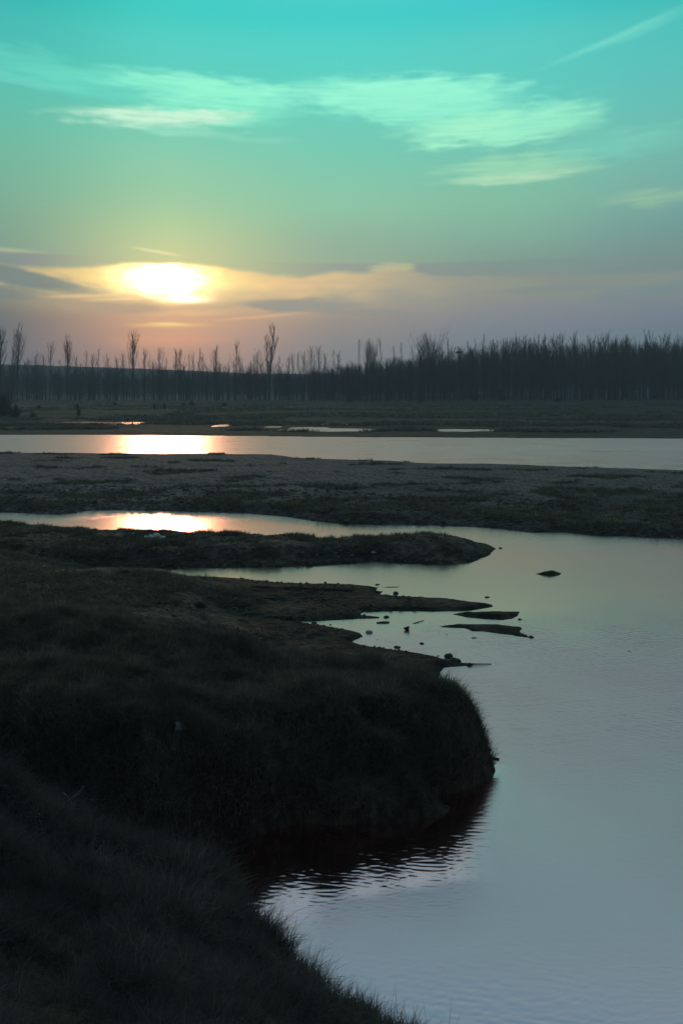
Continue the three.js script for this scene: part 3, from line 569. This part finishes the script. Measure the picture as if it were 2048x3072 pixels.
{
  const [x, d] = [-2.43,7.86], y = nearH(x, d);
  const t = branchMesh([stick([[0.05, 0.0, 0.02], [0.04, 0.1, 0], [0.03, 0.16, -0.01], [0.09, 0.2, -0.02], [0.14, 0.27, -0.02]], 0.012, 0.014), stick([[0.03, 0.15, 0], [-0.06, 0.12, 0.02], [-0.16, 0.14, 0.03]], 0.011, 0.004), stick([[0.02, 0.16, 0], [-0.03, 0.22, 0], [-0.1, 0.17, 0.01], [-0.17, 0.14, 0.03]], 0.009, 0.004), stick([[0.06, 0.12, 0], [0.12, 0.12, 0.02]], 0.008, 0.003)], paleWood);
  t.position.set(x, y + 0.02, Z(d)); add(t, 'forked_twig', 'pale forked twig sticking out of the near bank grass', 'twig');
  const lay = (px, label, mat, pts, r0, r1) => { const [sx, sd] = px, m = branchMesh([stick(pts, r0, r1)], mat); m.position.set(sx, Math.max(groundAt(sx, sd), 0.0), Z(sd)); add(m, 'driftwood_stick', label, 'stick', 'sticks lying in the shallows'); };
  lay([1.84,21.30], 'slanting thin stick afloat in the inner pool', deadWood, [[-0.14, 0.0, 0.12], [0, 0.012, 0], [0.15, 0.012, -0.12]], 0.012, 0.007);
  lay([1.01,21.26], 'short flat stick afloat left in the inner pool', deadWood, [[-0.17, 0.0, 0.02], [0, 0.02, 0], [0.14, 0.01, -0.02]], 0.025, 0.015);
  lay([2.21,12.97], 'dark stub of wood poking out at the tip of the promontory', deadWood, [[-0.25, 0.04, 0.0], [0, 0.05, 0], [0.09, 0.05, 0.02]], 0.03, 0.022);
  lay([2.74,17.95], 'thin stick trailing off the shore stones into the water', deadWood, [[-0.2, 0.02, 0.0], [0.05, 0.02, 0], [0.3, 0.005, -0.05]], 0.018, 0.006);
  const snag = new THREE.Mesh(new THREE.TetrahedronGeometry(0.14, 0).scale(0.8, 0.9, 0.6), deadWood); { const [sx, sd] = [1.53,20.61]; snag.position.set(sx, 0.03, Z(sd)); snag.rotation.set(0.3, 0.6, 0.5); } add(snag, 'sharp_stone', 'pointed dark stone jutting from the inner pool', 'stone');
}
// bits afloat on the open water
const bitGeo = new THREE.CircleGeometry(0.07, 9); { const p = bitGeo.attributes.position; for (let i = 0; i < p.count; i++) p.setXYZ(i, p.getX(i) * (1 + 0.5 * n3(i, 2.2, 1)), p.getY(i) * 0.45, 0.012 * n3(i * 1.7, 0.4, 5)); bitGeo.rotateX(-Math.PI / 2); bitGeo.computeVertexNormals(); }
const bitMat = new THREE.MeshPhysicalMaterial({ color: new THREE.Color(0.05, 0.04, 0.03), roughness: 0.8, side: THREE.DoubleSide });
[[[6.12,18.90], 'dead leaf afloat far out on the right of the open water', 1.2], [[0.94,10.53], 'tiny leaf afloat at the edge of the dark reflection', 0.5], [[-0.04,11.89], 'leaf afloat in the dark reflection under the promontory', 0.5]].forEach(([[x, d], label, s], i) => { const m = new THREE.Mesh(bitGeo, bitMat); m.scale.setScalar(s * 0.45); m.position.set(x, 0.008, Z(d)); m.rotation.y = (i % 3 - 1) * 0.3; add(m, 'floating_leaf', label, 'leaf', 'leaves afloat on the river'); });
// scraps of pale litter in the grass
const scrapMat = new THREE.MeshPhysicalMaterial({ color: new THREE.Color(0.1, 0.095, 0.095), roughness: 0.8, side: THREE.DoubleSide });
const scrapGeo = new THREE.PlaneGeometry(0.16, 0.08, 6, 5); { const p = scrapGeo.attributes.position; for (let i = 0; i < p.count; i++) p.setZ(i, 0.05 * n3(p.getX(i) * 14, p.getY(i) * 14, 3.3)); scrapGeo.computeVertexNormals(); }
[[[-1.46,12.47], 'crumpled pale scrap in the promontory grass', 1], [[-2.05,11.28], 'pale scrap in the gully below the promontory', 1.2], [[-1.36,11.67], 'tiny pale scrap on the bank face above the inlet', 0.5], [[0.46,12.15], 'pale scrap caught over the hollow in the bank', 1.1], [[1.63,12.18], 'pale scrap at the waterline under the tip', 0.8]].forEach(([[x, d], label, s], i) => {
  const m = new THREE.Mesh(scrapGeo, scrapMat); m.scale.setScalar(s); m.position.set(x, groundAt(x, d) + 0.06, Z(d)); m.rotation.set(-0.9 + 0.2 * i, i, 0.3); add(m, 'litter_scrap', label, 'litter', 'pale scraps of litter on the banks');
});

// ---------- bare trees ----------
const bark = new THREE.MeshPhysicalMaterial({ color: new THREE.Color(0.032, 0.03, 0.028), roughness: 0.95, specularIntensity: 0.2 });
const twigBark = new THREE.MeshPhysicalMaterial({ color: new THREE.Color(0.036, 0.032, 0.03), roughness: 0.95, specularIntensity: 0.2 });
class Bars { // three-sided tapered bars collected into one geometry
  constructor() { this.p = []; }
  bar(a, b, ra, rb) {
    const ax = new THREE.Vector3().subVectors(b, a).normalize(), u = new THREE.Vector3(ax.y, -ax.x, 0.3).cross(ax).normalize(), v = new THREE.Vector3().crossVectors(ax, u), c = [0, 1, 2].map((k) => [Math.cos(k * 2.0944), Math.sin(k * 2.0944)]);
    const at = (o, r, k) => [o.x + r * (u.x * c[k][0] + v.x * c[k][1]), o.y + r * (u.y * c[k][0] + v.y * c[k][1]), o.z + r * (u.z * c[k][0] + v.z * c[k][1])];
    for (let k = 0; k < 3; k++) { const n = (k + 1) % 3; this.p.push(...at(a, ra, k), ...at(a, ra, n), ...at(b, rb, n), ...at(a, ra, k), ...at(b, rb, n), ...at(b, rb, k)); }
  }
  geo() { const g = new THREE.BufferGeometry(); g.setAttribute('position', new THREE.BufferAttribute(new Float32Array(this.p), 3)); g.computeVertexNormals(); return g; }
}
// upright bare tree: leaders are trunk lines, every one set with steep side branches and twigs
function bareTree(seed, H, reach, nb, leaders, steep = 0.32, from = 0.16, thick = 1) {
  const r = rng(seed), trunk = new Bars(), crown = new Bars(), vec = (x, y, z) => new THREE.Vector3(x, y, z);
  for (const [foot, lean, share] of leaders) {
    const pts = []; for (let k = 0; k <= 9; k++) { const t = k / 9; pts.push(vec(lean[0] * H * t * (foot ? Math.max(0, t - foot * 0.6) : t) + (r() - 0.5) * 0.14, H * share * t, lean[1] * H * t * t + (r() - 0.5) * 0.14)); }
    pts[0].y = -0.6;
    for (let k = 0; k < 9; k++) trunk.bar(pts[k], pts[k + 1], thick * mix(0.21, 0.03, k / 9) * Math.sqrt(share), thick * mix(0.21, 0.03, (k + 1) / 9) * Math.sqrt(share));
    for (let i = 0; i < nb * share; i++) {
      const t = from + (0.97 - from) * Math.pow((i + r()) / (nb * share), 0.9), q = t * 9, k = Math.min(8, Math.floor(q)), o = pts[k].clone().lerp(pts[k + 1], q - k), a = r() * 6.283;
      const shape = Math.sin(Math.PI * clamp((t - from) / (1 - from) * 0.75 + 0.22)) , L = reach * (0.5 + 0.9 * r()) * (0.35 + shape) * share;
      const out = steep * (0.7 + 0.7 * r()), mid = o.clone().add(vec(Math.cos(a) * out * L * 0.62, L * 0.42, Math.sin(a) * out * L * 0.62)), tip = o.clone().add(vec(Math.cos(a) * out * L, L, Math.sin(a) * out * L));
      crown.bar(o, mid, 0.055 * thick, 0.035 * thick); crown.bar(mid, tip, 0.035 * thick, 0.012);
      for (let w = 0; w < 6; w++) {
        const f = 0.2 + 0.75 * r(), s = f < 0.5 ? o.clone().lerp(mid, f * 2) : mid.clone().lerp(tip, f * 2 - 1), b = r() * 6.283, l = L * (0.2 + 0.3 * r());
        crown.bar(s, s.clone().add(vec(Math.cos(b) * l * 0.38, l * 0.9, Math.sin(b) * l * 0.38)), 0.024, 0.009);
      }
    }
  }
  return [trunk.geo(), crown.geo()];
}
function treeThing(geos) { const o = new THREE.Group(); part('trunk', geos[0], bark, o); part('crown', geos[1], twigBark, o); return o; }
const one = [[0, [0.01, 0.01], 1]];
const poplars = [1, 2, 3, 4, 5, 6, 7].map((k) => bareTree(300 + k, 20, 3.2 + 0.35 * (k % 4), 34 + 5 * (k % 3), [[0, [(k % 3 - 1) * 0.02, 0.01], 1]], 0.28 + 0.05 * (k % 3), 0.14, 1));
const sparse = [1, 2, 3, 4].map((k) => bareTree(330 + k, 20, 2.3, 22, [[0, [(k % 3 - 1) * 0.025, 0.01], 1]], 0.24, 0.2, 0.8));
const oval = [1, 2, 3].map((k) => bareTree(350 + k, 20, 3.6, 34, [[0, [0.015, 0.01], 1], [0.3, [0.07 - 0.03 * k, 0.02], 0.93]], 0.34, 0.34, 1));
const forked = bareTree(361, 20, 2.7, 30, [[0, [0.08, 0.0], 1], [0.1, [-0.045, 0.02], 0.86], [0.35, [0.15, -0.02], 0.82]], 0.3, 0.34, 1.15);
const broad = bareTree(371, 20, 6.2, 36, [[0, [0.0, 0.0], 1], [0.2, [-0.22, 0.04], 0.86], [0.2, [0.2, -0.05], 0.88], [0.3, [0.09, 0.1], 0.95], [0.3, [-0.1, -0.1], 0.95]], 0.5, 0.3, 1.2);
function plant(geos, [x, d, top], label, group, wide = 1, name = 'bare_poplar') { // at (x, d), reaching up to height top above the water
  const y = farH(x, d), s = (top - y) / 20, o = treeThing(geos);
  o.position.set(x, y - 0.1, Z(d)); o.scale.set(s * wide, s, s * wide); o.rotation.y = geos === forked || geos === broad ? 0 : (x * 7.37) % 6.283;
  return add(o, name, label, 'tree', group);
}
const lone = 'single bare trees standing before the hill';
plant(forked, [-26.4,322.0,30.0], 'tall forked bare tree standing alone right of the sunset, topmost on the left half', lone, 1.0, 'forked_tree');
plant(oval[0], [-75.0,318.0,26.3], 'bare tree with a dense oval crown under the sunset glow', lone, 1.05, 'oval_tree');
plant(oval[1], [-98.1,318.0,24.6], 'bare tree with a narrow oval crown, third tall one from the left edge', lone, 0.85, 'oval_tree');
plant(oval[2], [-113.8,312.0,28.0], 'tall two-stemmed bare tree near the left edge', lone, 0.95, 'two_stemmed_tree');
plant(oval[0], [-119.9,312.0,27.1], 'tall bare tree cut by the left edge of the view', lone, 1.0, 'two_stemmed_tree');
plant(broad, [31.6,322.0,23.7], 'broad round-crowned bare tree at the left end of the dense wood', lone, 1.0, 'round_crowned_tree');
plant(broad, [10.9,330.0,22.4], 'loose wide-crowned bare tree between slim poplars, left of the round one', lone, 0.55, 'round_crowned_tree');
const marks = [[-115.96,318.00, 'two-stemmed tree near the left edge'], [-98.15,318.00, 'narrow oval-crowned tree'], [-74.96,318.00, 'dense oval-crowned tree'], [-26.06,318.00, 'tall forked tree'], [10.52,318.00, 'loose wide-crowned tree'], [31.20,318.00, 'broad round-crowned tree']], counted = {};
const nth = (n) => ['first', 'second', 'third', 'fourth', 'fifth', 'sixth', 'seventh', 'eighth', 'ninth', 'tenth', 'eleventh', 'twelfth', 'thirteenth', 'fourteenth', 'fifteenth', 'sixteenth', 'seventeenth', 'eighteenth', 'nineteenth', 'twentieth'][n - 1] ?? n + 'th';
function placeWord(x, what = 'slim bare tree') { // counted from the nearest landmark tree on its left
  let m = null; for (const k of marks) if (k[0] <= x) m = k;
  const key = what + (m ? m[2] : ''); counted[key] = (counted[key] ?? 0) + 1;
  return m ? nth(counted[key]) + ' ' + what + ' right of the ' + m[2] : nth(counted[key]) + ' ' + what + ' from the left edge';
}
const row = 'slim bare trees in a loose row before the hill';
[[-104.4,318.0,22.7], [-118.4,320.0,20.9], [-113.6,330.0,19.6], [-109.6,326.0,19.2], [-92.5,322.0,21.2], [-92.3,330.0,19.4], [-87.3,318.0,21.3], [-87.8,334.0,19.1], [-80.9,330.0,19.6], [-71.5,322.0,20.5], [-71.6,330.0,18.7], [-65.0,318.0,21.0], [-60.2,322.0,21.0], [-57.5,318.0,20.6], [-56.0,326.0,20.5], [-55.4,332.0,19.7], [-50.8,316.0,21.4], [-52.5,334.0,19.1], [-44.4,316.0,21.7], [-45.8,322.0,20.0], [-41.9,330.0,17.9], [-37.4,316.0,22.6], [-37.5,330.0,18.4], [-33.3,326.0,17.8], [-30.1,318.0,20.3], [-31.7,324.0,18.9], [-23.2,332.0,19.7], [-17.9,330.0,19.6], [-15.6,322.0,20.5], [-13.9,330.0,20.1], [-11.1,324.0,21.8], [-9.7,332.0,20.5], [-7.9,318.0,22.0], [-6.1,330.0,19.6], [-2.9,320.0,21.6], [-1.5,326.0,19.7], [-19.1,326.0,18.2], [-65.0,330.0,18.7], [-104.7,330.0,18.2], [-99.7,334.0,18.6], [-83.6,330.0,18.2], [-116.4,330.0,18.7]]
  .sort((a, b) => a[0] - b[0]).forEach((p, i) => plant(i % 3 === 1 ? sparse[i % 4] : poplars[i % 7], p, placeWord(p[0]), row, 0.8 + 0.3 * ((i * 37) % 10) / 10));
const moreSpires = [[8.7,306.0,22.8], [23.9,306.0,21.6], [43.5,306.0,23.7], [46.3,307.0,24.2], [57.1,306.0,24.8], [63.6,307.0,25.6], [66.3,306.0,24.8], [70.2,307.0,25.8], [76.6,306.0,25.3], [80.9,307.0,24.7], [84.9,306.0,25.7], [89.0,307.0,24.9], [98.5,306.0,26.0], [101.7,307.0,24.7], [108.3,306.0,25.3], [116.1,307.0,25.8]];
const spire = 'slim poplars rising above the wood';
[[6.1,308.0,24.5], [13.7,308.0,24.0], [18.2,310.0,22.5], [20.7,308.0,23.3], [36.8,308.0,24.7], [40.9,309.0,21.8], [48.9,308.0,25.9], [54.1,309.0,24.3], [60.9,308.0,26.3], [73.9,309.0,26.2], [92.6,308.0,27.0], [95.5,309.0,25.9], [105.8,309.0,25.7], [113.5,308.0,26.3]]
  .concat(moreSpires).sort((a, b) => a[0] - b[0]).forEach((p, i) => plant(sparse[i % 4], p, placeWord(p[0], 'thin poplar spire'), spire, 0.75));
{ // the wood on the right: front rows as single trees, the depth of it as one mass
  const r = rng(41), woodH = (x) => mix(11.5, 20.0, sst(-10, 85, x)) * (0.8 + 0.36 * r());
  for (let i = 0; i < 190; i++) {
    const lane = i % 5, x = -2 + 148 * (Math.floor(i / 5) + 0.25 + 0.5 * r() + 0.2 * lane) / 38, d = 309 + lane * 7 + 4 * r();
    plant(poplars[Math.floor(r() * 7)], [x, d, farH(x, d) + woodH(x)], 'bare poplar in the front rows of the dense wood on the right', 'poplars of the dense wood', 0.95 + 0.35 * r());
  }
  const both = [0, 2, 4].map((k) => mergeGeometries(poplars[k]));
  both.forEach((g, k) => {
    const m = new THREE.InstancedMesh(g, twigBark, 330), q = rng(60 + k);
    for (let i = 0; i < 330; i++) { const x = -14 + 220 * q(), d = 344 + 95 * q(), s = mix(11, 19.5, sst(-20, 85, x)) / 20 * (0.76 + 0.4 * q()); E3.set(0, q() * 6.28, 0); m.setMatrixAt(i, M4.compose(V.set(x, farH(x, d) - 0.2, Z(d)), Q.setFromEuler(E3), S3.set(s * 1.25, s, s * 1.25))); }
    add(m, 'wood', ['dense bare poplar wood behind the front rows', 'middle depth of the bare poplar wood', 'deep part of the bare poplar wood'][k], 'wood', null, 'stuff');
  });
  const scrub = new THREE.InstancedMesh(both[1], twigBark, 560), q = rng(71);
  for (let i = 0; i < 560; i++) { const x = -175 + 190 * q(), d = 335 + 110 * q(), s = (7.5 + 8 * q() * q() + 1.5 * q()) / 20; E3.set(0, q() * 6.28, 0); scrub.setMatrixAt(i, M4.compose(V.set(x, farH(x, d) - 0.2, Z(d)), Q.setFromEuler(E3), S3.set(s * 1.7, s, s * 1.7))); }
  add(scrub, 'scrub', 'low bare scrub at the foot of the hill behind the single trees', 'scrub', null, 'stuff');
}
{ // old nest in a poplar
  const b = new Bars(), r = rng(9); for (let i = 0; i < 90; i++) { const a = r() * 6.283, t = (r() - 0.5) * 1.6, q = new THREE.Vector3(Math.cos(a) * 0.5, (r() - 0.5) * 0.5, Math.sin(a) * 0.5); b.bar(q, q.clone().add(new THREE.Vector3(Math.cos(a + 1.6 + t) * 0.8, (r() - 0.5) * 0.3, Math.sin(a + 1.6 + t) * 0.8)), 0.05, 0.03); }
  const [x, d, y] = [40.9,309.0,19.8], m = new THREE.Mesh(b.geo(), twigBark); m.position.set(x, y, Z(d)); m.scale.setScalar(1.2); add(m, 'nest', 'dark round bird nest high in a slim poplar', 'nest');
}
// ---------- shrubs ----------
const leafMat = new THREE.MeshPhysicalMaterial({ color: new THREE.Color(0.024, 0.024, 0.016), roughness: 0.95, specularIntensity: 0.2, side: THREE.DoubleSide });
const leafMatRed = new THREE.MeshPhysicalMaterial({ color: new THREE.Color(0.05, 0.042, 0.034), roughness: 0.95, specularIntensity: 0.2, side: THREE.DoubleSide });
function shrubGeos(seed, leaves) {
  const r = rng(seed), b = new Bars(), pos = [];
  for (let i = 0; i < 70; i++) {
    const a = r() * 6.283, el = 0.25 + 1.25 * r(), L = 0.75 + 0.3 * r(), o = new THREE.Vector3(Math.cos(a) * 0.15 * r(), -0.05, Math.sin(a) * 0.15 * r()), tip = new THREE.Vector3(Math.cos(a) * Math.cos(el) * L, Math.sin(el) * L * 0.95, Math.sin(a) * Math.cos(el) * L);
    b.bar(o, tip, 0.02, 0.008);
    for (let k = 0; k < leaves; k++) {
      const t = 0.35 + 0.68 * r(), c = o.clone().lerp(tip, t).add(new THREE.Vector3(r() - 0.5, r() - 0.5, r() - 0.5).multiplyScalar(0.22)), u = new THREE.Vector3(r() - 0.5, r() - 0.5, r() - 0.5).normalize().multiplyScalar(0.05), w = new THREE.Vector3(r() - 0.5, r() - 0.5, r() - 0.5).normalize().multiplyScalar(0.04);
      if (c.y < 0) c.y = 0.02;
      pos.push(c.x - u.x, c.y - u.y, c.z - u.z, c.x + w.x, c.y + w.y, c.z + w.z, c.x + u.x, c.y + u.y, c.z + u.z);
    }
  }
  const g = new THREE.BufferGeometry(); g.setAttribute('position', new THREE.BufferAttribute(new Float32Array(pos), 3)); g.computeVertexNormals(); return [b.geo(), g];
}
const shrubs = [shrubGeos(1, 26), shrubGeos(2, 18), shrubGeos(3, 34)];
[[[-72.43,190.00], 5.4, 5.6, 'big dark shrub cut by the left edge on the far bank', 2], [[-68.25,186.00], 3.4, 3.3, 'dark shrub leaning against the big one at the left edge', 0], [[-65.31,188.00], 2.0, 1.4, 'low dark shrub right of the big ones at the left edge', 1], [[26.48,296.00], 4.6, 5.4, 'round brown shrub before the dense wood', 1, 1], [[45.23,300.00], 3.4, 4.2, 'dark shrub right of the round brown one before the wood', 0], [[54.04,302.00], 3.6, 4.6, 'second dark shrub right of the round brown one before the wood', 2], [[2.95,302.00], 3.6, 3.4, 'faint shrub left of the round brown one', 1, 1], [[-66.69,224.00], 1.6, 1.7, 'small dark shrub on the pasture left of the two figures', 0], [[-58.06,196.00], 1.3, 1.9, 'upright dark shrub near the left pool', 2], [[-76.98,226.00], 2.0, 1.2, 'flat dark shrub on the left pasture', 1], [[-44.22,262.00], 2.2, 1.6, 'dark shrub on the pasture rim under the hill', 0], [[-46.85,264.00], 1.8, 1.1, 'lower dark shrub on the pasture rim under the hill', 1], [[-34.14,258.00], 2.2, 1.1, 'flat dark shrub at the bend of the pale track', 2], [[-65.86,258.00], 2.0, 1.2, 'flat dark shrub on the pasture rim left of the figures', 0], [[68.97,284.00], 4.0, 1.6, 'flat dark shrub at the edge of the green strip', 2], [[77.52,286.00], 1.8, 1.0, 'tiny dark shrub right of the green strip', 0]]
  .forEach(([[x, d], w, h, label, k, red]) => { const o = new THREE.Group(); part('stems', shrubs[k][0], bark, o); part('foliage', shrubs[k][1], red ? leafMatRed : leafMat, o); o.position.set(x, farH(x, d) - 0.1, Z(d)); o.scale.set(w / 2, h, w / 2); o.rotation.y = x; add(o, 'shrub', label, 'shrub', 'dark shrubs on the far bank'); });

// ---------- two distant people ----------
function figure(stride, armBend) {
  const J = { hipL: [-0.09, 0.92, 0], hipR: [0.09, 0.92, 0], kneeL: [-0.1, 0.5, 0.03 + stride], kneeR: [0.1, 0.5, 0.03 - stride * 0.4], ankL: [-0.1, 0.09, stride * 1.2], ankR: [0.1, 0.09, -stride * 1.6], toeL: [-0.12, 0.04, 0.15 + stride * 1.2], toeR: [0.12, 0.04, 0.15 - stride * 1.6], waist: [0, 1.05, 0], chest: [0, 1.32, 0], neck: [0, 1.5, 0], head: [0, 1.62, 0.02], crown: [0, 1.68, 0], shL: [-0.19, 1.42, 0], shR: [0.19, 1.42, 0], elL: [-0.25, 1.13, -0.04], elR: [0.25, 1.13, -0.04], haL: [-0.22, 0.88, 0.1 + armBend], haR: [0.22, 0.88, 0.1] };
  const bones = [['hipL', 'kneeL', 0.095, 0.065], ['hipR', 'kneeR', 0.095, 0.065], ['kneeL', 'ankL', 0.065, 0.045], ['kneeR', 'ankR', 0.065, 0.045], ['ankL', 'toeL', 0.045, 0.035], ['ankR', 'toeR', 0.045, 0.035], ['hipL', 'hipR', 0.12, 0.12], ['waist', 'chest', 0.15, 0.17], ['hipL', 'waist', 0.12, 0.14], ['hipR', 'waist', 0.12, 0.14], ['shL', 'shR', 0.085, 0.085], ['chest', 'neck', 0.13, 0.06], ['neck', 'head', 0.06, 0.09], ['head', 'crown', 0.1, 0.095], ['shL', 'elL', 0.065, 0.05], ['shR', 'elR', 0.065, 0.05], ['elL', 'haL', 0.048, 0.04], ['elR', 'haR', 0.048, 0.04]];
  const N = 72, mc = new MarchingCubes(N, new THREE.MeshBasicMaterial(), false, false, 60000), half = 0.95;
  for (let k = 0; k < N; k++) for (let j = 0; j < N; j++) for (let i = 0; i < N; i++) {
    const x = ((i - N / 2) / (N / 2)) * half, y = ((j - N / 2) / (N / 2)) * half + 0.88, z = ((k - N / 2) / (N / 2)) * half; let f = 9;
    for (const [a, b, ra, rb] of bones) { const A = J[a], B = J[b], ex = B[0] - A[0], ey = B[1] - A[1], ez = B[2] - A[2], t = clamp(((x - A[0]) * ex + (y - A[1]) * ey + (z - A[2]) * ez) / (ex * ex + ey * ey + ez * ez)), q = Math.hypot(x - A[0] - t * ex, y - A[1] - t * ey, z - A[2] - t * ez) - mix(ra, rb, t), h = clamp(0.5 + 0.5 * (f - q) / 0.04); f = mix(f, q, h) - 0.04 * h * (1 - h); }
    mc.field[i + j * N + k * N * N] = -f;
  }
  mc.isolation = 0; mc.update();
  const g = new THREE.BufferGeometry(), p = mc.positionArray.slice(0, mc.count * 3); for (let i = 0; i < p.length; i += 3) { p[i] *= half; p[i + 1] = p[i + 1] * half + 0.88; p[i + 2] *= half; }
  g.setAttribute('position', new THREE.BufferAttribute(p, 3)); const w = mergeVertices(g, 1e-4); w.computeVertexNormals(); return w;
}
const hairGeo = new THREE.SphereGeometry(0.115, 14, 10, 0, 6.2832, 0, 1.75);
[[[-45.55,216.00], 'person in dark clothes standing on the far bank, left of two', [0.02, 0.02, 0.022], 0.02, 2.6], [[-43.24,217.00], 'person in a brownish red coat standing on the far bank, right of two', [0.05, 0.026, 0.022], 0.1, 3.3]].forEach(([[x, d], label, c, stride, turn]) => {
  const o = new THREE.Group(); part('body', figure(stride, 0.04), new THREE.MeshPhysicalMaterial({ color: new THREE.Color(...c), roughness: 0.95, specularIntensity: 0.2 }), o);
  const hair = part('hair', hairGeo, new THREE.MeshPhysicalMaterial({ color: new THREE.Color(0.012, 0.01, 0.009), roughness: 0.8 }), o); hair.position.set(0, 1.68, -0.015); hair.rotation.x = -0.25;
  o.position.set(x, farH(x, d) - 0.02, Z(d)); o.rotation.y = turn; o.scale.setScalar(1.06); add(o, 'person', label, 'person', 'two people on the far bank');
});

renderer.render(scene, camera);
